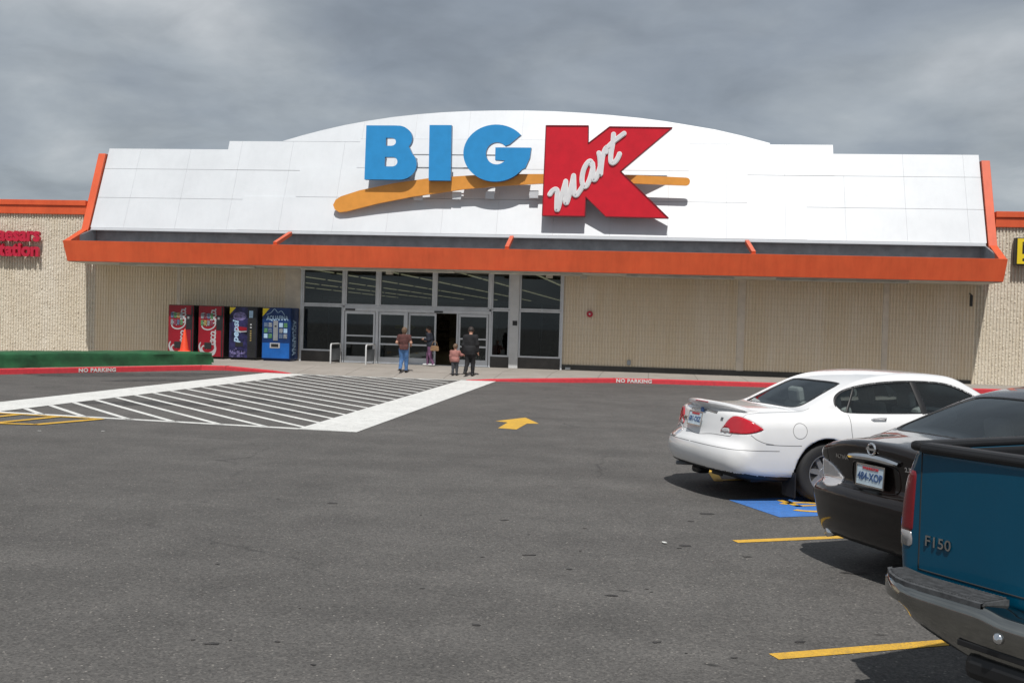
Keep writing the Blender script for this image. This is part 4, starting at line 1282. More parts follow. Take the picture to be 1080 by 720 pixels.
def seat(parent, x, y, z=.28, bench=False, w=.50):
    s_ = MB()
    yw = w/2
    s_.box((x,y-yw,z),(x+.5,y+yw,z+.2))
    mt = Matrix.Translation((x+.06,y,z+.14)) @ Matrix.Rotation(R(-16),4,'Y')
    s_.box((-.07,-yw,0),(.07,yw,.60), mat=mt)
    o = s_.build('seat', M['seat_grey'], parent, bevel=.04)
    hr = []
    for yy in ((0,) if not bench else (-.36,.36)):
        mt = Matrix.Translation((x-.12,y+yy,z+.70)) @ Matrix.Rotation(R(-12),4,'Y')
        MB().box((-.05,-.13,0),(.05,.13,.19), mat=mt).build('headrest', M['seat_grey'], o, bevel=.04)
    return o
# ================================================================ cars
# car frame: x forward from the rear bumper, y to the car's left, z up
def sedan_fn(p):
    low = Prof(p['low'] if p.get('poly') else catmull(p['low'], 6, True)); gh = Prof(p['gh'] if p.get('poly') else catmull(p['gh'], 6, True))
    wl, wg = curve1(p['wl']), curve1(p['wg']); tl, tg = curve1(p['tl']), curve1(p['tg'])
    W = p['W']; L = p['L']
    def fn(x, y, z):
        ay = np.abs(y); q = np.clip(ay/W, 0, 1.15)
        xs = x - p['bow_r']*q**2.6*(1-sstep(.15, 1.5, x)) + p['bow_f']*q**2.4*(1-sstep(.1, 1.5, L-x))
        zs = z + p['crown']*q**3 + p.get('crown_r', 0)*q**2.4*(1-sstep(.3, 1.5, x))*sstep(.7, .95, z)
        a = low(xs, zs)
        b_ = ay - wl(z)*tl(x)
        d = smax(a, b_, p.get('kr', .13))
        xg = x - p['gbow_r']*q**2*(1-sstep(1.2, 2.6, x)) + p['gbow_f']*q**2*sstep(2.4, 3.4, x)
        g_ = smax(gh(xg, z+.035*q*q), (ay - wg(z)*tg(x))*.92, .075)
        d = smin(d, g_, p.get('kb', .05))
        for cx in (p['xr'], p['xf']):
            c = np.hypot(x-cx, z-p['wr']) - p['arch']
            c = np.maximum(c, .52-ay)
            # flared lip
            lip = np.maximum(np.abs(np.hypot(x-cx, z-p['wr']) - p['arch']-.012)-.022, np.abs(ay-(wl(z)*tl(x)-.012))-.014)
            if p.get('lip'): d = smin(d, np.maximum(lip, .27-z), .03)
            d = smax(d, -c, .012)
        return d
    return fn

def car_common(nm, loc, head, label, cat, p, paint_m, glass, res=.018, text='', seamc='seam'):
    car = empty(nm, loc, head, label, cat)
    fn = sedan_fn(p)
    sk = Skin(fn, (-.08, -p['W']-.08, .08), (p['L']+.08, p['W']+.08, p['Ht']+.06), res)
    hi = p['belt']-.05
    wins = []
    for s in (-1, 1):
        wins.append((sk.cut('side', catmull(p['dlo'], 6, True), lambda C: C[:,2] > hi, s), s))
    bl = sk.cut('top', catmull(p['backlight'], 6, True), lambda C: (C[:,2] > hi) & (C[:,0] < 2.3))
    ws = sk.cut('top', catmull(p['windshield'], 6, True), lambda C: (C[:,2] > hi) & (C[:,0] > 2.3))
    lamps = {}
    for key, (mode, poly, mat, off) in p['lamps'].items():
        lamps[key] = [(sk.cut(mode, catmull(poly, 6, True) if key[0] != '_' else dense(poly, .03 if mode != 'corner' else 2), None, s), s) for s in (-1, 1)]
    def mi(C, nf):
        under = (nf[:,2] < -.6) & (C[:,2] < .33)
        arch = np.zeros(len(C), bool)
        for cx in (p['xr'], p['xf']):
            arch |= (np.hypot(C[:,0]-cx, C[:,2]-p['wr']) < p['arch']+.012) & (np.abs(C[:,1]) < p['W']-.05)
            arch |= (np.hypot(C[:,0]-cx, C[:,2]-p['wr']) < p['arch']+.004)
        return (under | arch)
    body = sk.mesh('body', 0, [paint_m, M['trim_black'], M['car_int']], car, mi_fn=mi)
    so = body.modifiers.new("shell", 'SOLIDIFY'); so.thickness = .025; so.offset = -1; so.material_offset = 2; so.material_offset_rim = 1
    for r_, s in wins:
        w = sk.mesh('side_window', r_, glass, car, off=-.006)
        sk.seam('window_seal', 'side', p['dlo'], .009, M['trim_black'], w, side=s, closed=True, out=.0, flat=.034)
        for x0, z0, x1, z1, wd in p['pillars']:
            sk.seam('pillar_strip', 'side', [(x0,z0),((x0+x1)/2,(z0+z1)/2),(x1,z1)], .01, M['trim_black'], w, side=s, out=.003, flat=wd)
    for r_, poly, nm2 in ((bl, p['backlight'], 'rear_window'), (ws, p['windshield'], 'windshield')):
        w = sk.mesh(nm2, r_, glass, car, off=-.005)
        sk.seam('window_seal', 'top', poly, .009, M['trim_black'], w, closed=True, flat=.036, out=.001)
    for key, lst in lamps.items():
        mode, poly, mat, off = p['lamps'][key]
        for r_, s in lst:
            sk.mesh({'t':'tail_lamp','h':'headlight','r':'reverse_lamp','_':'reverse_lamp'}[key[0]], r_, M[mat], car, off=off, rim=.01)
    for mode, pts, kind in p['seams']:
        sides = (-1, 1) if mode in ('side', 'corner') else (1,)
        for s in sides: sk.seam('shut_line', mode, pts, .0035, M[seamc], car, side=s, out=-.0010, smooth=(kind == 's'))
    for x in (p['xr'], p['xf']):
        for s in (-1, 1): wheel(car, x, s*(p['track']), s, p['wr'], .205, p['rim'], p.get('spokes', 5))
    # inside: floor, seats, dash, steering wheel, parcel shelf
    W = p['W']
    mb = MB().box((.9,-W+.2,.26),(3.9,W-.2,.30)).box((.95,-W+.17,.86),(1.45,W-.17,.90)).box((3.35,-W+.17,.7),(3.85,W-.17,.93))
    mb.build('interior_trim', M['car_int'], car)
    seat(car, 1.75, 0, .30, True, 1.2)
    for yy in (-.37, .37): seat(car, 2.75, yy, .30)
    sw_ = MB(); n = 20; pts = [(0, .18*math.cos(2*math.pi*k/n), .18*math.sin(2*math.pi*k/n)) for k in range(n+1)]
    mt = Matrix.Translation((3.22,.37,.93)) @ Matrix.Rotation(R(-22),4,'Y')
    sw_.tube([mt @ Vector(q) for q in pts], .014, 6, caps=False).bar(mt @ Vector((0,-.17,0)), mt @ Vector((0,.17,0)), .03, .03)
    sw_.build('steering_wheel', M['trim_black'], car)
    # mirrors and handles
    for s in (-1, 1):
        P = sk.line('side', [(p['mirror'][0], p['mirror'][1])], s)[0]
        m_ = MB(); m_.box((-.05,0,-.05),(.05,.17,.07), mat=Matrix.Translation(P) @ Matrix.Scale(s,4,(0,1,0)))
        m_.build('door_mirror', paint_m, car, bevel=.03)
        for hx, hz in p['handles']:
            P = sk.line('side', [(hx-.09,hz),(hx,hz+.003),(hx+.09,hz)], s); nn = sk.normals(P)
            q = [P[0], P[0]+nn[0]*.03+(P[1]-P[0])*.15, P[1]+nn[1]*.036, P[2]+nn[2]*.03+(P[1]-P[2])*.15, P[2]]
            MB().tube(q, [.012,.013,.014,.013,.012], 8).build('door_handle', paint_m, car, smooth=True)
    return car, sk

# ---- white sedan
tau = dict(lip=0, L=5.02, W=.927, Ht=1.43, kr=.15, crown=.045, bow_r=.20, bow_f=.34, gbow_r=.10, gbow_f=.16, xr=1.20, xf=3.96, wr=.325, arch=.375, rim=.2, track=.785, belt=1.0,
  low=[(.34,.255),(.11,.30),(.02,.39),(-.005,.50),(.02,.60),(.075,.645),(.115,.70),(.15,.84),(.185,.94),(.27,.975),(.5,.99),(.9,1.0),(1.6,1.01),(2.6,1.0),(3.5,.985),(3.85,.965),(4.3,.895),(4.7,.79),(4.92,.68),(5.01,.55),(5.02,.42),(4.97,.28),(4.8,.20),(4.2,.185),(3,.18),(2,.19),(1.4,.20),(.8,.24)],
  gh=[(.88,.93),(.98,1.0),(1.2,1.105),(1.45,1.22),(1.7,1.318),(1.95,1.375),(2.25,1.41),(2.55,1.418),(2.9,1.405),(3.12,1.375),(3.35,1.28),(3.62,1.14),(3.92,.98),(3.95,.92),(3.0,.85),(2.0,.85),(1.1,.88)],
  wl=[(.0,.80),(.18,.845),(.3,.885),(.45,.915),(.6,.927),(.72,.927),(.85,.912),(.95,.885),(1.03,.84),(1.1,.80),(1.3,.7)],
  wg=[(.8,.86),(.95,.845),(1.03,.825),(1.15,.770),(1.28,.705),(1.36,.655),(1.43,.58),(1.6,.4)],
  tl=[(-.2,.86),(.0,.885),(.3,.93),(.8,.975),(1.4,1.0),(2.4,1.0),(3.6,.995),(4.2,.97),(4.7,.92),(5.2,.84)],
  tg=[(.8,.86),(1.1,.89),(1.5,.94),(2.0,.985),(2.5,1.0),(3.0,.985),(3.5,.95),(4.2,.9)],
  dlo=[(1.42,1.02),(1.385,1.075),(1.43,1.15),(1.57,1.222),(1.8,1.275),(2.15,1.31),(2.55,1.318),(2.88,1.295),(3.12,1.22),(3.32,1.12),(3.44,1.03),(3.35,.99),(2.9,.975),(2.3,.965),(1.8,.965),(1.5,.975)],
  pillars=[(1.50,.975,1.66,1.25,.03),(2.50,.965,2.44,1.318,.085)],
  backlight=[(.97,0),(.98,.30),(1.01,.46),(1.06,.515),(1.16,.53),(1.4,.505),(1.58,.48),(1.625,.41),(1.61,0),(1.625,-.41),(1.58,-.48),(1.4,-.505),(1.16,-.53),(1.06,-.515),(1.01,-.46),(.98,-.30)],
  windshield=[(3.10,0),(3.08,.40),(3.04,.50),(3.12,.56),(3.4,.64),(3.66,.70),(3.74,.66),(3.82,.4),(3.86,0),(3.82,-.4),(3.74,-.66),(3.66,-.70),(3.4,-.64),(3.12,-.56),(3.04,-.50),(3.08,-.40)],
  lamps=dict(reverse=('corner', [(28.5,.742),(30,.778),(34.5,.782),(35.5,.76),(35,.742)], 'lamp_clear', .007), tail=('corner', [(28,.735),(30,.80),(33,.865),(37,.912),(42.5,.915),(48.5,.887),(53,.845),(56.2,.808),(56.4,.793),(52,.762),(46,.742),(37,.735)], 'lamp_red', .006),
             head=('front', [(.42,.60),(.40,.68),(.55,.74),(.75,.755),(.80,.70),(.72,.62),(.55,.585)], 'lamp_clear', .004)),
  seams=[('corner',[(50,.735),(53.5,.69),(58,.655),(63,.64)],'s'),('side',[(.46,.642),(.62,.632),(.78,.628),(.88,.628)],'s'),
         ('side',[(1.50,.96),(1.49,.88),(1.49,.80),(1.50,.72),(1.52,.62),(1.53,.5),(1.54,.38),(1.6,.27),(2.4,.27)],'s'),('side',[(2.50,1.02),(2.50,.8),(2.49,.5),(2.47,.29)],'s'),
         ('side',[(3.50,1.0),(3.56,.8),(3.52,.5),(3.45,.28)],'s'),('side',[(2.5,.27),(3.45,.27)],'s'),
         ('side',[(.86+.083*math.cos(2*math.pi*k/20),.785+.083*math.sin(2*math.pi*k/20)) for k in range(21)],'s'),
         ('rear',[(-.60,.70),(-.3,.697),(0,.668),(.3,.697),(.60,.70)],'s'),('rear',[(-.60,.70),(-.63,.74)],'s'),('rear',[(.60,.70),(.63,.74)],'s'),
         ('corner',[(1,.585),(10,.585),(20,.583),(30,.580),(40,.577),(50,.575),(60,.572),(67,.57)],'s'),
         ('top',[(.26,-.70),(.55,-.72),(.9,-.715),(1.1,-.69)],'s'),('top',[(.26,.70),(.55,.72),(.9,.715),(1.1,.69)],'s')],
  mirror=(3.28,1.08), handles=[(1.86,.905),(2.72,.895)], spokes=7)
TA = R(25.0)
def car_at(px, py, head):   # place by the rear bumper's centre
    return (px, py, .0)
taurus, tsk = car_common('parked_sedan', (.475, 11.935, 0), TA, "white parked sedan with red teardrop tail lamps and a trunk spoiler", 'car', tau, M['paint_white'], M['car_glass'], seamc='seam_grey')
# spoiler with high brake lamp
sp = MB(); vs = []; n = 24
for i in range(n+1):
    u = -1+2*i/n; y = .72*u
    y = .66*u; xx = .15+.17*abs(u)**2.4; zt = 1.030-.045*abs(u)**3.2 ; 
    k = max(0, 1-abs(u)**3.5)
    sec = [(0,-.004*k),(.004,.014*k),(.03,.022*k),(.12,.016*k),(.22,-.02),(.22,-.09),(.09,-.09),(.035,-.03*k-.02)]
    for a, b_ in sec: vs.append((xx+a, y, zt+b_))
m = len(sec)
sp.add(vs, [(i*m+j, i*m+(j+1)%m, (i+1)*m+(j+1)%m, (i+1)*m+j) for i in range(n) for j in range(m)]+[tuple(range(m)), tuple(n*m+j for j in range(m))[::-1]])

spo = sp.build('spoiler', M['paint_white'], taurus, smooth=True, angle=40)
MB().box((.141,-.14,1.030),(.17,.14,1.040)).build('brake_lamp', M['lamp_red'], spo, bevel=.004)
plate(taurus, (.108,.06,.835), R(12), "681-OSZ")
badge(taurus, "TAURUS", .045, tsk, 'rear', (.43,.80), M['worn_chrome'])
badge(taurus, "SE", .04, tsk, 'rear', (-.42,.86), M['dark_metal'])
tsk.seam('trunk_garnish', 'rear', [(-.30,.930),(0,.942),(.30,.930)], .01, M['worn_chrome'], taurus, flat=.03, out=.004)
P = tsk.line('rear', [(0,.925)])[0]
MB().lathe([(.034,-.012),(.034,.0)], origin=(P[0]-.006,0,.935), axis='x', n=20).build('emblem', M['plate_ink'], taurus)
MB().tube([(.11,.50,.27),(.3,.50,.26),(.7,.48,.26)],.025,10).build('tail_pipe', M['dark_metal'], taurus, smooth=True)
MB().box((.45,-.6,.19),(.95,.6,.27)).box((.30,.30,.16),(.45,.5,.25)).build('silencer', M['trim_black'], taurus, bevel=.03)
for s in (-1,1): MB().box((1.55,s*.79-.13,.10),(1.565,s*.79+.13,.36)).build('mud_flap', M['trim_black'], taurus)
for s in (-1,1): MB().box((.80,s*.79-.13,.07),(.815,s*.79+.12,.34)).build('mud_flap', M['trim_black'], taurus)

# ---- dark sedan
alt = dict(L=4.82, W=.8975, Ht=1.475, kr=.13, crown=.03, crown_r=.15, bow_r=.15, bow_f=.32, gbow_r=.12, gbow_f=.16, xr=1.08, xf=3.86, wr=.325, arch=.365, rim=.205, track=.77, belt=1.03,
  low=[(.32,.22),(.12,.25),(.05,.36),(.02,.50),(.0,.60),(.03,.655),(.085,.69),(.10,.72),(.095,.80),(.085,.90),(.065,1.0),(.10,1.045),(.25,1.06),(.5,1.075),(.8,1.09),(1.6,1.08),(2.6,1.05),(3.5,1.03),(3.8,1.0),(4.2,.93),(4.55,.82),(4.74,.68),(4.81,.52),(4.8,.38),(4.72,.25),(4.5,.19),(4.0,.18),(3,.18),(2,.18),(1,.19),(.6,.20)],
  gh=[(.52,1.0),(.66,1.075),(.95,1.185),(1.25,1.295),(1.55,1.385),(1.85,1.44),(2.2,1.465),(2.5,1.47),(2.8,1.445),(3.05,1.39),(3.3,1.27),(3.55,1.13),(3.75,1.01),(3.8,.95),(3.0,.88),(2.0,.88),(.9,.9)],
  wl=[(.0,.78),(.18,.825),(.3,.86),(.45,.888),(.6,.8975),(.72,.895),(.85,.88),(.95,.85),(1.05,.80),(1.12,.74),(1.3,.65)],
  wg=[(.8,.84),(.95,.825),(1.05,.79),(1.15,.745),(1.28,.685),(1.38,.635),(1.47,.56),(1.6,.4)],
  tl=[(-.2,.91),(.0,.93),(.3,.955),(.8,.985),(1.3,1.0),(2.4,1.0),(3.6,.995),(4.1,.97),(4.6,.91),(5.2,.82)],
  tg=[(.5,.86),(.9,.89),(1.4,.94),(1.9,.985),(2.4,1.0),(2.9,.985),(3.4,.95),(4.2,.9)],
  dlo=[(1.22,1.10),(1.20,1.14),(1.35,1.23),(1.6,1.315),(1.9,1.36),(2.25,1.38),(2.6,1.37),(2.85,1.32),(3.08,1.22),(3.26,1.12),(3.38,1.045),(3.3,1.02),(2.9,1.02),(2.3,1.035),(1.8,1.055),(1.45,1.075)],
  pillars=[(1.52,1.065,1.60,1.315,.05),(2.38,1.03,2.36,1.38,.08)],
  backlight=[(.66,0),(.68,.30),(.74,.52),(.82,.60),(.95,.61),(1.2,.565),(1.42,.515),(1.50,.42),(1.49,0),(1.50,-.42),(1.42,-.515),(1.2,-.565),(.95,-.61),(.82,-.60),(.74,-.52),(.68,-.30)],
  windshield=[(2.98,0),(2.96,.40),(2.94,.50),(3.02,.56),(3.25,.63),(3.48,.69),(3.56,.65),(3.64,.4),(3.68,0),(3.64,-.4),(3.56,-.65),(3.48,-.69),(3.25,-.63),(3.02,-.56),(2.94,-.50),(2.96,-.40)],
  lamps=dict(tail=('corner', [(44,.975),(47,.98),(50,.965),(53,.93),(54,.885),(50,.885),(46.5,.885),(44.5,.92)], 'lamp_red', .005),
             reverse=('corner', [(46.5,.880),(50,.880),(54,.880),(54.5,.84),(53.5,.805),(51,.795),(48.5,.81),(47,.84)], 'lamp_pink', .005),
             head=('front', [(.42,.66),(.40,.72),(.55,.80),(.74,.83),(.80,.76),(.72,.68),(.55,.64)], 'lamp_clear', .004)),
  seams=[('rear',[(-.60,.70),(-.3,.675),(0,.67),(.3,.675),(.60,.70)],'s'),('rear',[(.60,.70),(.635,.80),(.62,.95),(.60,1.0)],'s'),('rear',[(-.60,.70),(-.635,.80),(-.62,.95),(-.60,1.0)],'s'),
         ('corner',[(40,.69),(48,.68),(56,.665),(64,.655),(72,.65)],'s'),
         ('side',[(1.40,1.07),(1.40,.9),(1.46,.75),(1.42,.6),(1.44,.4),(1.5,.27),(2.3,.27)],'s'),('side',[(2.40,1.03),(2.40,.8),(2.39,.5),(2.37,.29)],'s'),
         ('side',[(3.38,1.02),(3.44,.8),(3.42,.5),(3.35,.28)],'s'),
         ('top',[(.14,-.62),(.4,-.66),(.66,-.66),(.8,-.64)],'s'),('top',[(.14,.62),(.4,.66),(.66,.66),(.8,.64)],'s')],
  mirror=(3.15,1.10), handles=[(1.72,.96),(2.58,.95)], spokes=5)
altima, ask = car_common('parked_sedan', (1.62, 8.03, 0), R(27.0), "dark brown black parked sedan between the white car and the blue pickup", 'car', alt, M['paint_black'], M['dark_glass'])
# plate recess frame, chrome strip, emblem, badges, exhaust
ask.seam('plate_surround', 'rear', [(-.24,.70),(-.26,.84),(-.20,.885),(0,.90),(.20,.885),(.26,.84),(.24,.70),(0,.69)], .006, M['paint_black'], altima, closed=True, out=.002)
q = catmull([(-.28,.915),(-.13,.928),(0,.932),(.13,.928),(.28,.915)], 8)
PP = ask.line('rear', q); mb = MB(); vs = []
for i, p_ in enumerate(PP):
    h = .024*(1-.35*abs(q[i][0]/.28)**3)
    for a, b_ in ((0,-h),(-.022,-h*.9),(-.034,0),(-.022,h*.9),(0,h)): vs.append((p_[0]+a, p_[1], p_[2]+b_))
mb.add(vs, [(i*5+j,i*5+j+1,i*5+j+6,i*5+j+5) for i in range(len(PP)-1) for j in range(4)]+[(0,1,2,3,4),tuple((len(PP)-1)*5+j for j in range(5))[::-1]])
mb.build('chrome_strip', M['chrome'], altima, smooth=True, angle=30)
P = ask.line('rear', [(0,.995)])[0]
em = MB(); n = 28
em.tube([(P[0]-.010, .041*math.cos(2*math.pi*k/n), P[2]+.041*math.sin(2*math.pi*k/n)) for k in range(n+1)], .009, 8, caps=False).box((P[0]-.018,-.055,P[2]-.008),(P[0]-.004,.055,P[2]+.008))
em.build('emblem', M['chrome'], altima, smooth=True, angle=40)
plate(altima, (.055,.0,.795), R(3), "484-XOP")
badge(altima, "ALTIMA", .042, ask, 'rear', (.40,.875), M['worn_chrome'], sx=1.2)
badge(altima, "2.5 S", .045, ask, 'rear', (-.375,.875), M['chrome'], sx=1.1)
MB().tube([(.13,.60,.25),(.25,.60,.255),(.5,.60,.27)],.034,14).build('tail_pipe', M['chrome'], altima, smooth=True)
MB().box((.30,-.6,.19),(.9,.6,.27)).build('silencer', M['trim_black'], altima, bevel=.03)

# ---- blue pickup; x=0 is the tailgate
pk = dict(poly=1, L=5.3, W=1.0, Ht=1.88, kr=.07, crown=.0, bow_r=.03, bow_f=.22, gbow_r=.02, gbow_f=.14, xr=1.12, xf=4.42, wr=.38, arch=.445, rim=.22, track=.82, belt=1.33, kb=.02,
  low=[(0,.64),(0,1.315),(2.0,1.315),(2.6,1.32),(3.6,1.30),(4.4,1.23),(5.0,1.13),(5.2,1.05),(5.28,.9),(5.3,.62),(5.24,.46),(4.9,.42),(.8,.50),(.12,.62)],
  gh=[(2.04,1.2),(2.06,1.5),(2.12,1.78),(2.3,1.85),(2.7,1.87),(3.0,1.84),(3.2,1.75),(3.5,1.52),(3.78,1.30),(3.8,1.15),(3.0,1.1)],
  wl=[(.3,.92),(.5,.955),(.65,.98),(.8,.998),(.95,1.0),(1.1,.982),(1.2,.955),(1.3,.915),(1.36,.89),(1.5,.84)],
  wg=[(1.0,.93),(1.3,.89),(1.5,.83),(1.7,.75),(1.86,.66),(2.0,.5)],
  tl=[(-.2,.995),(.0,1.0),(.5,1.0),(2.4,1.0),(4.2,1.0),(4.8,.97),(5.4,.88)], tg=[(1.9,.99),(2.4,1.0),(3.0,1.0),(3.6,.96),(4.0,.93)],
  dlo=[(2.24,1.42),(2.24,1.70),(2.32,1.755),(2.9,1.76),(3.05,1.72),(3.35,1.52),(3.52,1.40),(3.4,1.375),(2.4,1.375)], pillars=[],
  backlight=[(2.0,0),(2.0,.01),(2.01,0)], windshield=[(3.06,0),(3.05,.55),(3.12,.62),(3.4,.68),(3.62,.72),(3.70,.5),(3.73,0),(3.70,-.5),(3.62,-.72),(3.4,-.68),(3.12,-.62),(3.05,-.55)],
  lamps={}, seams=[('rear',[(.855,.72),(.855,1.29)],'l'),('rear',[(-.855,.72),(-.855,1.29)],'l'),('rear',[(-.855,.72),(.855,.72)],'l'),
         ('side',[(2.02,.55),(2.02,1.31)],'l'),('side',[(3.5,1.3),(3.55,1.0),(3.5,.55)],'s')],
  mirror=(3.35,1.42), handles=[(2.35,1.17)], spokes=5)
def truck_fn():
    base = sedan_fn(pk)
    def fn(x, y, z):
        d = base(x, y, z)
        ay = np.abs(y)
        cav = np.maximum(np.maximum(np.maximum(.065-x, x-1.96), ay-.84), .82-z)
        d = smax(d, -cav, .02)
        # shallow dish pressed into the tailgate
        return d
    return fn
truck = empty('parked_pickup', (1.825, 4.60, 0), R(36), "teal blue parked pickup with chrome rear bumper at the right edge", 'pickup truck')
ksk = Skin(truck_fn(), (-.08,-1.1,.3), (5.4,1.1,1.95), .026)
Skin.CX = 1.0
tw = [(ksk.cut('side', catmull(pk['dlo'],6,True), lambda C: C[:,2] > 1.34, s), s) for s in (-1,1)]
kws = ksk.cut('top', catmull(pk['windshield'],6,True), lambda C: (C[:,2] > 1.3) & (C[:,0] > 2.6))
krw = ksk.cut('rear', dense([(-.55,1.42),(-.55,1.72),(.55,1.72),(.55,1.42)],.05,True), lambda C: (C[:,0] < 2.3) & (C[:,0] > 1.99) & (C[:,2] > 1.36))
tl_ = [ksk.cut('rear', [(s*.90,.895),(s*.885,1.195),(s*1.05,1.195),(s*1.05,.895)], lambda C: C[:,0] < .085) for s in (-1,1)]
rl_ = [ksk.cut('rear', [(s*.90,.82),(s*.90,.893),(s*1.05,.893),(s*1.05,.82)], lambda C: C[:,0] < .085) for s in (-1,1)]
def kmi(C, nf):
    arch = np.zeros(len(C), bool)
    for cx in (pk['xr'], pk['xf']): arch |= (np.hypot(C[:,0]-cx, C[:,2]-pk['wr']) < pk['arch']+.015) & (np.abs(C[:,1]) < .95)
    bed = (C[:,0] > .055) & (C[:,0] < 1.97) & (np.abs(C[:,1]) < .90) & (C[:,2] > .80) & ~((nf[:,2] > .8) & (C[:,2] > 1.2))
    return arch | ((nf[:,2] < -.6) & (C[:,2] < .66)) | bed
kb_ = ksk.mesh('body', 0, [M['paint_teal'], M['trim_black'], M['car_int']], truck, mi_fn=kmi)
for r_, s in tw:
    w = ksk.mesh('side_window', r_, M['dark_glass'], truck, off=-.006)
    ksk.seam('window_seal', 'side', pk['dlo'], .01, M['trim_black'], w, side=s, closed=True, flat=.03)
ksk.mesh('windshield', kws, M['dark_glass'], truck, off=-.005); ksk.mesh('rear_window', krw, M['dark_glass'], truck, off=-.005)
for r_ in tl_:
    lm = ksk.mesh('tail_lamp', r_, M['lamp_dark_red'], truck, off=.004, rim=.01)
for r_ in rl_: ksk.mesh('reverse_lamp', r_, M['lamp_smoke'], truck, off=.004, rim=.01)
for mode, pts, k in pk['seams']:
    for s in ((-1,1) if mode == 'side' else (1,)): ksk.seam('shut_line', mode, pts, .004, M['seam'], truck, side=s, out=-.001, smooth=(k=='s'))
for x_ in (pk['xr'],pk['xf']):
    for s in (-1,1): wheel(truck, x_, s*pk['track'], s, pk['wr'], .24, pk['rim'], 5)
# black caps on the tailgate and bed sides, liner
def cap(a, b_): return MB().box(a, b_)
cap((-.016,-.855,1.288),(.085,.855,1.340)).build('tailgate_cap', M['trim_black'], truck, bevel=.022)
for s in (-1,1):
    cap((-.012,s*.875-.035,1.296),(2.0,s*.875+.035,1.345)).build('bed_rail_cap', M['trim_black'], truck, bevel=.02)
MB().box((.07,-.835,.825),(1.955,.835,.84)).build('bed_floor', M['trim_black'], truck)
badge(truck, "F150", .072, ksk, 'rear', (.735,.845), M['worn_chrome'], depth=.006, bold=.0005, sx=1.12)
MB().box((-.018,-.13,1.06),(-.002,.13,1.15)).build('tailgate_handle', M['trim_black'], truck, bevel=.01)
MB().box((2.3,-.75,.5),(3.6,.75,.6)).build('interior_trim', M['car_int'], truck)
seat(truck, 2.55, 0, .85, True, 1.3)
for s in (-1,1):
    P = ksk.line('side', [(3.32,1.45)], s)[0]
    MB().box((-.06,0,-.06),(.05,.2,.14), mat=Matrix.Translation(P) @ Matrix.Scale(s,4,(0,1,0))).build('door_mirror', M['trim_black'], truck, bevel=.03)
    MB().box((5.24,s*.72-.18,.82),(5.31,s*.72+.18,1.0)).build('headlight', M['lamp_clear'], truck, bevel=.02)
MB().box((5.25,-.5,.80),(5.32,.5,1.0)).build('grille', M['worn_chrome'], truck, bevel=.02)
MB().box((5.2,-.95,.45),(5.42,.95,.68)).build('front_bumper', M['chrome'], truck, bevel=.05)
# rear step bumper, lofted across the width
bm_ = MB(); n = 72; vs = []; k_n = 0
def bsec(y):
    a = abs(y); e = max(0, (a-.66)/.32)           # end sweep
    dx = .17*e**2.2; lift = .19*(max(0,(a-.30)/.66))**1.5
    c = sstep(.46, .40, a) if False else (1-float(sstep(.20,.34,a)))   # centre step
    top = .700-.022*c
    zb = .425+lift
    f = -.235
    pts = [(-.03,top-.02),(-.19,top-.002),(-.215,top-.008),(f,top-.03),(f+.002,top-.09),(f+.032,.51+lift*.7),(f+.055,zb+.03),(f+.08,zb),(f+.11,zb+.01),(-.10,zb+.07)]
    return [(x+dx, y, z) for x, z in pts]
for i in range(n+1): 
    y = -.965+1.93*i/n; s_ = bsec(y); k_n = len(s_); vs += s_
bm_.add(vs, [(i*k_n+j, i*k_n+(j+1)%k_n, (i+1)*k_n+(j+1)%k_n, (i+1)*k_n+j) for i in range(n) for j in range(k_n)]+[tuple(range(k_n)), tuple(n*k_n+j for j in range(k_n))[::-1]])
bum = bm_.build('rear_bumper', M['dull_chrome'], truck, smooth=True, angle=50)
# ribbed rubber step pads
for s in (-1,1):
    pd = MB()
    yy = .34
    while yy < .95:
        e = max(0,(yy-.66)/.32); dx = .17*e**2.2
        pd.box((-.20+dx, s*yy-.005, .699),(-.03+dx*.5, s*yy+.005, .712)); yy += .018
    pd.box((-.205,.32 if s > 0 else -.70,.672),(-.03,.70 if s > 0 else -.32,.705))
    vsx = []; 
    for k in range(9):
        y = .32+.655*k/8; e = max(0,(y-.66)/.32); dx = .17*e**2.2
        vsx += [(-.222+dx,s*y,.685),(-.222+dx,s*y,.707),(-.19+dx,s*y,.709)]
    pd.add(vsx, [(k*3+j,k*3+j+1,k*3+j+4,k*3+j+3) for k in range(8) for j in range(2)])
    pd.build('step_pad', M['tread'], bum)
for s in (-1,1):
    MB().lathe([(.026,0),(.024,-.012),(.014,-.02),(.0,-.023)], origin=(-.229,s*.22,.585), axis='x', n=18).build('bumper_bolt', M['chrome'], bum, smooth=True)
MB().box((-.212,-.44,.495),(-.195,.44,.522)).build('bumper_slot', M['trim_black'], bum, bevel=.004)
MB().box((-.20,-.42,.35),(-.10,.42,.47)).build('lower_valance', M['trim_black'], truck, bevel=.04)
MB().box((-.26,-.06,.36),(.3,.06,.42)).tube([(-.2,0,.42),(-.2,0,.47)],.02,10).box((-.16,.28,.22),(.2,.34,.40)).box((-.10,.30,.12),(-.04,.36,.30)).build('tow_hitch', M['trim_black'], truck, bevel=.01)
MB().box((.1,-.55,.40),(5.0,-.45,.52)).box((.1,.45,.40),(5.0,.55,.52)).box((1.05,-.8,.32),(1.2,.8,.44)).build('chassis', M['trim_black'], truck)
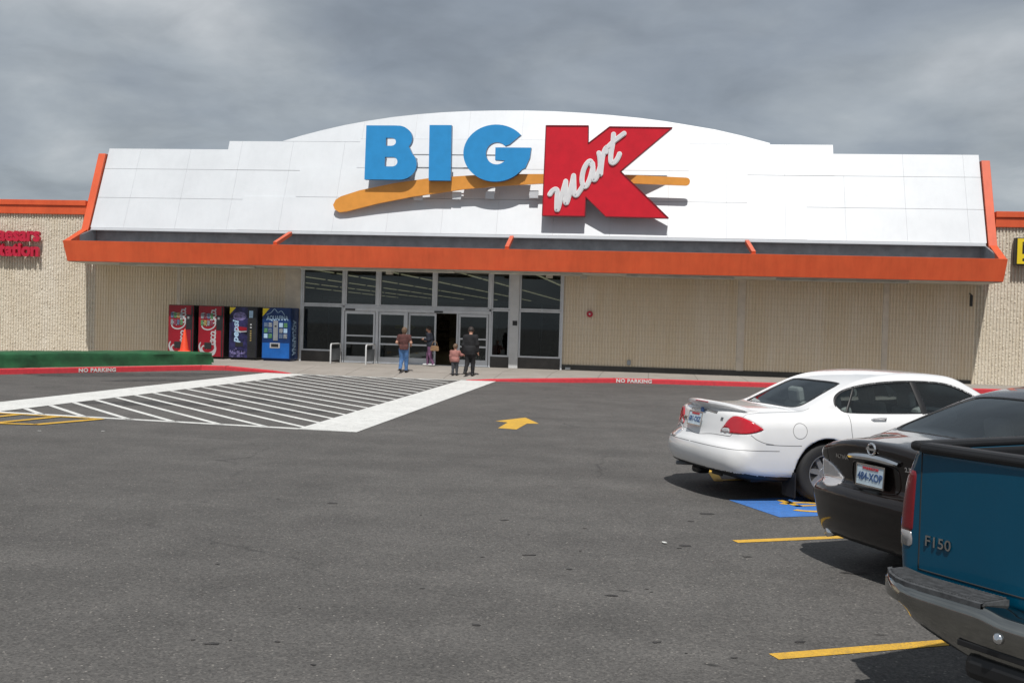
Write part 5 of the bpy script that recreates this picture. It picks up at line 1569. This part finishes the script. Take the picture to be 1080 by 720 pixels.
# ================================================================ vending machines
def wedge_face(mb, x0, x1, z0, z1, y, mi=0): return mb.box((x0,y-.004,z0),(x1,y,z1),mi)
M['vend_black'] = plain("vending cabinet black", (.018,.018,.02), .4, var=.2)
M['vend_red'] = plain("vending red", (.26,.006,.016), .3, var=.15, scale=1.5)
M['vend_purple'] = plain("vending dark violet", (.022,.02,.075), .3, var=.7, scale=5)
M['vend_violet'] = plain("violet splash", (.15,.13,.28), .35, var=.5, scale=9)
M['vend_navy'] = plain("vending navy", (.006,.032,.13), .3, var=.2, scale=2)
M['vend_blue'] = plain("vending bright blue", (.012,.11,.40), .3, var=.15, scale=2)
M['vend_white'] = plain("vending white print", (.42,.42,.43), .4, var=.1)
M['vend_grey'] = plain("vending grey panel", (.25,.26,.27), .4, .2)
M['vend_pale'] = plain("pale blue print", (.35,.50,.66), .4, var=.2)
BTN = [plain("button "+n, c, .35, var=.4, scale=25) for n, c in (("grey", (.22,.24,.26)), ("green", (.09,.22,.10)), ("wine", (.20,.05,.08)), ("amber", (.30,.22,.08)), ("slate", (.10,.14,.22)))]
VH = 1.835
def cabinet(x, label, body, side=None, w=.93, name='vending_machine'):
    t = empty(name, (x, 34.42, .285), 0, label, 'vending machine', 'vending machines along the wall')
    MB().box((0,0,.06),(w,.80,VH)).box((.04,.05,0),(w-.04,.76,.06)).build('cabinet', side or M['vend_black'], t, bevel=.015)
    MB().box((.012,-.035,.075),(w-.012,-.001,VH-.015)).build('front', body, t, bevel=.012)
    return t
def script_cc():
    """flowing two-word script; u runs along the words, v across, both 0..1"""
    C = [(.10,.62),(.16,.80),(.10,.92),(.02,.80),(.0,.50),(.05,.22),(.15,.10),(.26,.16),(.33,.34)]
    o = lambda u: [(u,.30),(u-.05,.36),(u-.07,.24),(u-.04,.12),(u+.02,.12),(u+.045,.24),(u+.03,.35),(u,.40)]
    return [C, o(.27), [(.38,.34),(.34,.36),(.31,.22),(.35,.11),(.40,.16)], [(.47,.34),(.43,.36),(.40,.22),(.43,.11),(.48,.22),(.48,.36),(.485,.14),(.52,.12)],
            [(.62,.66),(.68,.84),(.62,.94),(.55,.82),(.53,.52),(.58,.24),(.66,.12),(.75,.16),(.79,.30)], o(.75),
            [(.80,.20),(.86,.55),(.90,.86),(.86,.92),(.82,.60),(.82,.22),(.86,.10),(.90,.16)], [(.95,.34),(.91,.36),(.89,.22),(.92,.11),(.965,.22),(.965,.36),(.97,.14),(1.0,.12)]]
for i, x_ in enumerate((-16.60, -15.50)):
    t = cabinet(x_, ["red soda vending machine with white script, leftmost of the four machines", "red soda vending machine with white script, directly behind the orange cone"][i], M['vend_red'])
    w = .93
    mb = MB()
    fn = lambda u, v, d: (u, -.036-d, v)
    for kq, q in enumerate(script_cc()):
        pts = bez([(.70-.60*v_, .20+1.52*u_) for u_, v_ in q], 5)
        brush(mb, pts, .021, fn, .004+.0008*kq, -.001, n=8)
    tail = bez([(.10,.55),(.06,.42),(.14,.24),(.34,.14),(.55,.16),(.64,.34),(.60,.60),(.64,.92)], 6)
    brush(mb, tail, .036, fn, .0035, -.001, n=8, taper=lambda t_: .5+.7*math.sin(math.pi*t_))
    mb.build('script', M['vend_white'], t)
    for r_ in range(2):
        for c_ in range(4):
            b0 = (.10+c_*.115, 1.14+r_*.24)
            MB().box((b0[0],-.050,b0[1]),(b0[0]+.095,-.036,b0[1]+.19)).build('selection_button', BTN[(r_*4+c_*2+i) % 5], t, bevel=.004)
    MB().box((.66,-.050,1.00),(.84,-.036,1.50)).build('coin_panel', M['vend_black'], t, bevel=.006)
    MB().box((.71,-.056,1.36),(.78,-.050,1.44)).build('bill_slot', M['vend_grey'], t)
    MB().box((.24,-.048,.34),(.50,-.030,.56)).build('dispensing_slot', M['black'], t, bevel=.01)
    MB().box((.84,-.040,.09),(.90,-.0365,1.80)).build('door_edge', M['vend_black'], t)
# dark violet machine
t = cabinet(-14.38, "dark violet cola vending machine with a black control column and yellow corner", M['vend_purple'], w=1.0)
MB().box((.67,-.047,.085),(.985,-.036,VH-.02)).build('control_column', M['vend_black'], t, bevel=.004)
MB().prism([(.02,1.80),(.24,1.80),(.02,1.56)], lambda u,v,d:(u,-.036-d,v), .004, 0).build('corner_flash', M['yellow'], t)
MB().box((.72,-.052,1.46),(.86,-.047,1.70)).build('logo_panel', M['vend_pale'], t, bevel=.01)
mb = MB(); n = 26
mb.prism([(.38+.24*math.cos(2*math.pi*k/n), 1.50+.15*math.sin(2*math.pi*k/n)) for k in range(n)], lambda u,v,d:(u,-.036-d,v), .004, 0); mb.build('can_top', M['vend_violet'], t)
MB().prism([(.22,1.16),(.64,1.12),(.64,1.02),(.45,1.0),(.22,1.04)], lambda u,v,d:(u,-.036-d,v), .004, 0).build('red_band', M['vend_red'], t)
MB().prism([(.26,1.02),(.45,.985),(.64,1.0),(.64,.97),(.42,.95),(.26,.99)], lambda u,v,d:(u,-.036-d,v), .006, 0).build('white_wave', M['vend_white'], t)
mb = MB(); text_mb("pepsi", .36, mb, lambda u,v,d: (.34-v*.85, -.037-d, .58+u), .004, .012, shear=.2); 
mb.v = [(v[0], v[1], v[2]) for v in mb.v]; mb.build('lettering', M['vend_pale'], t)
mb = MB()
for k in range(34):
    cx_, cz_ = random.uniform(.06,.62), .12+abs(random.gauss(0,.13)); r_ = random.uniform(.012,.04)
    if cz_ > .5: continue
    mb.prism([(cx_+r_*math.cos(2*math.pi*j/7)*random.uniform(.6,1.3), cz_+r_*1.4*math.sin(2*math.pi*j/7)*random.uniform(.6,1.2)) for j in range(7)], lambda u,v,d,k=k:(u,-.036-d-.0001*k,v), .001, 0)
mb.build('ice_pattern', M['vend_violet'], t)
MB().box((.24,-.048,.46),(.52,-.034,.60)).build('dispensing_slot', M['black'], t, bevel=.01)
for z_ in (1.20,1.10,.98,.90,.82,.74,.66): MB().box((.76,-.053,z_),(.82,-.047,z_+.045)).build('selection_button', BTN[3] if z_ < 1 else M['vend_white'], t)
# blue water machine
t = cabinet(-13.20, "blue water vending machine with twelve small pictures, rightmost of the four machines", M['vend_navy'], M['vend_navy'], w=1.02)
MB().box((.03,-.040,.10),(.99,-.036,.62)).build('lower_panel', M['vend_blue'], t)
MB().prism([(.02,1.80),(.26,1.80),(.02,1.52)], lambda u,v,d:(u,-.036-d,v), .004, 0).build('corner_flash', M['yellow'], t)
mb = MB(); text_mb("AQUAFINA", .19, mb, lambda u,v,d: (.16+u, -.037-d, 1.40+v*1.15), .004, .004, sx=.80)
brush(mb, bez([(.16,1.58),(.32,1.66),(.44,1.78),(.56,1.66),(.68,1.72),(.80,1.58)],5), .008, fn, .004, -.001, n=6); mb.build('lettering', M['vend_pale'], t)
for r_ in range(3):
    for c_, cx_ in enumerate((.08,.24,.62,.78)):
        MB().box((cx_,-.050,.78+r_*.19),(cx_+.13,-.036,.93+r_*.19)).build('selection_picture', [M['vend_pale'], BTN[1], BTN[4], BTN[0]][(r_+c_)%4], t, bevel=.004)
MB().box((.41,-.052,.70),(.58,-.036,1.38)).build('coin_panel', M['vend_grey'], t, bevel=.008)
MB().box((.46,-.056,1.17),(.53,-.052,1.22)).build('bill_slot', M['black'], t)
MB().box((.30,-.056,.44),(.66,-.036,.62)).build('slot_frame', M['vend_white'], t, bevel=.02)
MB().box((.35,-.060,.48),(.61,-.055,.59)).build('dispensing_slot', M['black'], t, bevel=.01)
mb = MB(); text_mb("AQUAFINA", .30, mb, lambda u,v,d: (1.021+d, .20+v*1.6, 1.42-u), .003, .006, sx=.80); mb.build('side_lettering', M['vend_pale'], t)

# ================================================================ people
M['skin'] = plain("skin", (.50,.27,.19), .6, var=.12, scale=30)
M['hair_brown'] = plain("greying brown hair", (.16,.10,.06), .7, var=.4, scale=60)
M['hair_dark'] = plain("dark hair", (.03,.022,.018), .6, var=.4, scale=60)
M['shirt_brown'] = plain("dark brown knit", (.10,.038,.034), .9, var=.25, scale=14, bmp=.3, bscale=30)
M['jeans'] = plain("blue denim", (.07,.16,.34), .9, var=.3, scale=10, bmp=.3, bscale=40)
M['navy'] = plain("navy jacket cloth", (.018,.022,.035), .9, var=.3, scale=8)
M['purple'] = plain("mauve trousers", (.17,.075,.15), .9, var=.25, scale=10)
M['shoe_white'] = plain("white trainers", (.62,.62,.62), .6)
M['shoe_black'] = plain("black shoes", (.015,.014,.014), .5)
M['pink'] = plain("dusty pink jacket", (.36,.16,.14), .9, var=.2, scale=14, bmp=.3, bscale=30)
M['grey_trs'] = plain("charcoal trousers", (.055,.058,.066), .9, var=.25, scale=12)
M['black_suit'] = plain("black suit cloth", (.012,.012,.014), .85, var=.3, scale=8)
M['tan_bag'] = plain("tan leather", (.26,.15,.075), .6, var=.2, scale=12)

def cone_d(P, a, b_, ra, rb):
    a, b_ = np.array(a, float), np.array(b_, float); ba = b_-a; L = float(ba@ba)+1e-12
    t = np.clip(((P[0]-a[0])*ba[0]+(P[1]-a[1])*ba[1]+(P[2]-a[2])*ba[2])/L, 0, 1)
    d = np.sqrt((P[0]-a[0]-t*ba[0])**2+(P[1]-a[1]-t*ba[1])**2+(P[2]-a[2]-t*ba[2])**2)
    return d-(ra+(rb-ra)*t)
def ell_d(P, c, r):
    k0 = np.sqrt(((P[0]-c[0])/r[0])**2+((P[1]-c[1])/r[1])**2+((P[2]-c[2])/r[2])**2)
    return (k0-1)*min(r)
def U(ds, k):
    d = ds[0]
    for e in ds[1:]: d = smin(d, e, k)
    return d
def person(label, loc, rz, ht, J, top, bottom, shoes, hair, sleeve=1.0, hem=.50, name='person', loose=.012, wide=1.0, long_hair=False, child=False):
    """J: joints in units of body height, figure faces +y"""
    t = empty(name, loc, rz, label, 'person')
    s = ht
    def g_(k): return np.array(J[k])*s
    sh, el, wr, hp, kn, an = [[g_(k+str(i)) for i in (0,1)] for k in ('sh','el','wr','hp','kn','an')]
    pel, che, nec, hd = g_('pel'), g_('che'), g_('nec'), g_('head')
    face = np.array(J.get('face', (0,1,0)), float); face /= np.linalg.norm(face)
    hr = (.076 if child else .065)*s
    torso = lambda P, e: U([ell_d(P, pel+np.array([0,0,.01*s]), ((.090*wide)*s+e, .068*s*wide+e, .075*s+e)), ell_d(P, (pel+che)/2, (.082*s*wide+e, .058*s*wide+e, .11*s+e)), ell_d(P, che, (.100*s*wide+e, .063*s*wide+e, .105*s+e)),
                            cone_d(P, sh[0], sh[1], .040*s+e, .040*s+e)], .05*s)
    arm = lambda P, i, e, f=1.0: U([cone_d(P, sh[i], el[i], .036*s+e, .028*s+e)] + ([cone_d(P, el[i], el[i]+(wr[i]-el[i])*f, .027*s+e, (.027-.009*f)*s+e)] if f > 0 else []), .02*s)
    leg = lambda P, i, e: U([cone_d(P, hp[i], kn[i], .056*s*wide+e, .040*s+e), cone_d(P, kn[i], an[i], .037*s+e, .026*s+e)], .02*s)
    def foot(P, i, e):
        f = np.array(J.get('foot'+str(i), (0,1,0)), float)
        toe = an[i]+f*.11*s; toe[2] = min(an[i][2], toe[2]) - .018*s if f[2] == 0 else toe[2]
        heel = an[i]-f*.022*s; heel[2] -= .012*s
        return U([cone_d(P, heel, toe, .022*s+e, .019*s+e)], .01)
    def hand(P, i):
        d = (wr[i]-el[i]); d /= np.linalg.norm(d)
        sd = np.cross(d, [0,0,1.0]) if abs(d[2]) < .9 else np.array([0,1.0,0]); sd /= np.linalg.norm(sd)
        nn = np.cross(d, sd)
        pc = wr[i]+d*.035*s
        L = [ell_d(P, pc, (.022*s,.022*s,.028*s))]
        for k, (o_, l_) in enumerate(((-.017,.034),(-.006,.040),(.006,.038),(.016,.030))):
            b0 = pc+d*.018*s+sd*o_*s; b1 = b0+d*l_*.55*s+nn*.004*s; b2 = b1+d*l_*.4*s+nn*.014*s
            L += [cone_d(P, b0, b1, .0062*s, .0056*s), cone_d(P, b1, b2, .0056*s, .0048*s)]
        L.append(cone_d(P, pc-d*.01*s, pc+sd*.028*s+d*.018*s, .0075*s, .006*s))
        return U(L, .004)
    def head(P):
        up = np.array(J.get('headup', (0,0,1)), float); up /= np.linalg.norm(up)
        sd = np.cross(face, up)
        # local head coordinates
        X = [P[0]-hd[0], P[1]-hd[1], P[2]-hd[2]]
        lx = X[0]*sd[0]+X[1]*sd[1]+X[2]*sd[2]; ly = X[0]*face[0]+X[1]*face[1]+X[2]*face[2]; lz = X[0]*up[0]+X[1]*up[1]+X[2]*up[2]
        Q = (lx, ly, lz); h = hr
        L = [ell_d(Q, (0,-.02*h,.12*h), (.80*h,.95*h,1.0*h)), ell_d(Q, (0,.22*h,-.55*h), (.55*h,.62*h,.62*h))]
        d = U(L, .35*h)
        d = smin(d, cone_d(Q, (0,.88*h,.05*h), (0,1.12*h,-.24*h), .07*h, .13*h), .12*h)          # nose
        for q_ in (-1,1):
            d = smin(d, ell_d(Q, (q_*.80*h,-.05*h,-.08*h), (.10*h,.20*h,.26*h)), .06*h)             # ears
            d = smax(d, -ell_d(Q, (q_*.30*h,.98*h,.08*h), (.17*h,.14*h,.10*h)), .08*h)              # eye sockets
            d = smin(d, ell_d(Q, (q_*.30*h,.83*h,.07*h), (.10*h,.08*h,.07*h)), .02*h)
        d = smin(d, ell_d(Q, (0,.80*h,-.58*h), (.22*h,.08*h,.06*h)), .04*h)                          # mouth
        return d, Q
    def body(x, y, z):
        P = (x, y, z)
        L = [torso(P, 0.0)]
        for i in (0,1): L += [leg(P, i, 0), arm(P, i, 0)]
        d = U(L, .03*s)
        for i in (0,1): d = smin(d, foot(P, i, -.002), .015*s); d = smin(d, hand(P, i), .012*s)
        d = smin(d, cone_d(P, che+np.array([0,0,.06*s]), hd-np.array([0,0,.3*hr]), .034*s, .030*s), .02*s)
        return smin(d, head(P)[0], .015*s)
    lo = (-.36*s, -.30*s, -.02*s); hi = (.36*s, .34*s, 1.04*s)
    V, F = surface_net(body, lo, hi, .0078*max(s, 1.0)); 
    bd = np_mesh('body', V, F, M['skin'], t)
    def cloth(nm, fn, mat, k=.011):
        V, F = surface_net(fn, lo, hi, k, newton=2); return np_mesh(nm, V, F, mat, t)
    fold = lambda x, y, z: .004*s*np.sin(34*z/s+9*x/s+3*np.sin(22*y/s))*np.sin(15*x/s+5)
    def topf(x, y, z):
        P = (x, y, z); d = torso(P, loose*s)
        flare = cone_d(P, (pel[0], pel[1], pel[2]+.02*s), (pel[0], pel[1]-.005*s, hem*s-.01), .0, .0)
        rx, ry = .094*s*wide+loose*s, .070*s*wide+loose*s
        d2 = (np.sqrt(((x-pel[0])/rx)**2+((y-pel[1])/ry)**2)-1)*ry
        d2 = np.maximum(d2, z-(pel[2]+.06*s))
        d = smin(d, d2, .04*s)
        for i in (0,1): d = smin(d, arm(P, i, loose*.75*s, sleeve), .03*s)
        d = d+fold(x, y, z)
        d = smax(d, (hem*s-z), .008); 
        if sleeve <= 0:
            for i in (0,1):
                ax = (el[i]-sh[i]); L = np.linalg.norm(ax); ax = ax/L
                tt = (x-sh[i][0])*ax[0]+(y-sh[i][1])*ax[1]+(z-sh[i][2])*ax[2]
                near = np.abs(x) > abs(sh[i][0])*.98
                d = np.where(near & (np.sign(x) == np.sign(sh[i][0])), np.maximum(d, tt-L*.72), d)
        return smax(d, z-(nec[2]-.0*s), .01)
    cloth('top', topf, top)
    def trs(x, y, z):
        P = (x, y, z); L = [ell_d(P, pel, (.094*s*wide+.006*s, .072*s*wide+.006*s, .08*s))]
        for i in (0,1): L.append(leg(P, i, .009*s) + fold(x,y,z)*.8)
        d = U(L, .025*s)
        d = smax(d, z-(pel[2]+.05*s), .01)
        lowz = np.where(x*np.sign(an[0][0]-an[1][0]) > (an[0][0]+an[1][0])/2*np.sign(an[0][0]-an[1][0]), an[0][2], an[1][2])-.012*s
        return np.maximum(d, lowz-z)
    cloth('trousers', trs, bottom)
    for i in (0,1): cloth('shoe', lambda x,y,z,i=i: foot((x,y,z), i, .006*s), shoes, .008)
    def hairf(x, y, z):
        d, Q = head((x,y,z)); h = hr
        hh = ell_d(Q, (0,-.12*h,.18*h), (.92*h,1.02*h,1.05*h)) + .02*h*np.sin(24*Q[0]/h+7*Q[2]/h)
        if long_hair: hh = smin(hh, ell_d(Q, (0,-.42*h,-.45*h), (.78*h,.55*h,.75*h)), .3*h)
        cut = np.maximum(Q[1]-.35*h-.75*np.maximum(Q[2]-.1*h, 0), -Q[2]-(1.05*h if long_hair else .55*h))
        cut = np.maximum(cut, (Q[1]+.15*h)-np.maximum(Q[2]+.05*h,0)*3 if not long_hair else cut)
        return smax(hh, cut, .1*h)
    cloth('hair', hairf, hair, .008)
    return t
base = dict(pel=(0,0,.525), che=(0,.005,.72), nec=(0,.0,.835), head=(0,.012,.918), sh0=(.098,0,.785), sh1=(-.098,0,.785), hp0=(.048,0,.49), hp1=(-.048,0,.49))
def pose(**k): d = dict(base); d.update(k); return d
def zw(x, y):
    return .12+(.285-.12)*min(1, max(0, (y-30.12)/1.9))
# woman in brown top and jeans, arms bent forward, walking in
person("woman in a dark brown short sleeved top and blue jeans walking to the doors", (-7.44, 31.22, zw(0,31.22)), R(6), 1.40,
  pose(el0=(.155,-.03,.655), wr0=(.140,.075,.615), el1=(-.155,-.03,.655), wr1=(-.135,.08,.625), kn0=(.055,.035,.285), an0=(.058,.015,.05), kn1=(-.05,.03,.29), an1=(-.062,-.10,.075), foot1=(0,.9,-.25), face=(-.15,1,0)),
  M['shirt_brown'], M['jeans'], M['shoe_black'], M['hair_brown'], sleeve=0, hem=.50, wide=.98, long_hair=True)
# woman coming out, facing left
person("woman in navy jacket and mauve trousers stepping past the open door", (-7.33, 34.62, .29), R(78), 1.36,
  pose(pel=(0,0,.53), che=(0,.03,.72), nec=(0,.045,.83), head=(0,.065,.915), sh0=(.092,.02,.785), sh1=(-.092,.02,.785), el0=(.12,-.01,.65), wr0=(.09,.12,.63), el1=(-.12,.0,.65), wr1=(-.09,.13,.66), kn0=(.05,.08,.29), an0=(.05,.09,.045), kn1=(-.05,-.01,.28), an1=(-.05,-.10,.05), face=(0,1,-.25), headup=(0,.25,1)),
  M['navy'], M['purple'], M['shoe_white'], M['hair_dark'], hem=.47, wide=1.05)
# child holding the man's hand
kx, ky = -5.79, 30.95
person("small child in a dusty pink jacket holding the hand of the man in black", (kx, ky, zw(0,ky)), R(0), .99,
  pose(pel=(0,0,.47), che=(0,.0,.66), nec=(0,.0,.775), head=(0,.012,.885), sh0=(.105,0,.725), sh1=(-.105,0,.725), hp0=(.05,0,.44), hp1=(-.05,0,.44), el0=(.185,.01,.635), wr0=(.265,.02,.645), el1=(-.135,-.005,.60), wr1=(-.145,.02,.48), kn0=(.055,.03,.25), an0=(.058,.02,.05), kn1=(-.055,.0,.25), an1=(-.06,-.04,.055), face=(.25,1,-.1)),
  M['pink'], M['grey_trs'], M['shoe_black'], M['hair_brown'], hem=.42, wide=1.12, child=True, loose=.02)
# man in a black suit
mx, my = -5.33, 30.93
person("stooping man in a black suit walking in beside the small child", (mx, my, zw(0,my)), R(-3), 1.50,
  pose(che=(0,.02,.72), nec=(-.005,.035,.84), head=(-.012,.075,.915), el0=(.145,-.02,.64), wr0=(.150,.02,.51), el1=(-.140,-.02,.62), wr1=(-.128,.01,.47), kn0=(.05,.05,.285), an0=(.052,.03,.045), kn1=(-.055,.02,.29), an1=(-.075,-.09,.075), foot1=(0,.9,-.25), face=(-.25,1,-.5), headup=(-.08,.45,1)),
  M['black_suit'], M['black_suit'], M['shoe_black'], M['hair_dark'], hem=.43, wide=1.04, loose=.014)
# handbag at the second woman's hip
hb = empty('handbag', (-7.14, 34.38, .91), R(10), "tan leather handbag on the arm of the woman in mauve trousers", 'handbag')
MB().prism([(-.15,0),(-.13,-.02),(.13,-.02),(.15,0),(.13,.14),(.0,.165),(-.13,.14)], lambda u,v,d:(u,d,v-.08), -.05, .05).build('bag_body', M['tan_bag'], hb, bevel=.02)
MB().tube([(-.10,0,.06),(-.07,0,.17),(0,.0,.24),(.07,0,.17),(.10,0,.06)], .009, 8).build('strap', M['tan_bag'], hb, smooth=True)
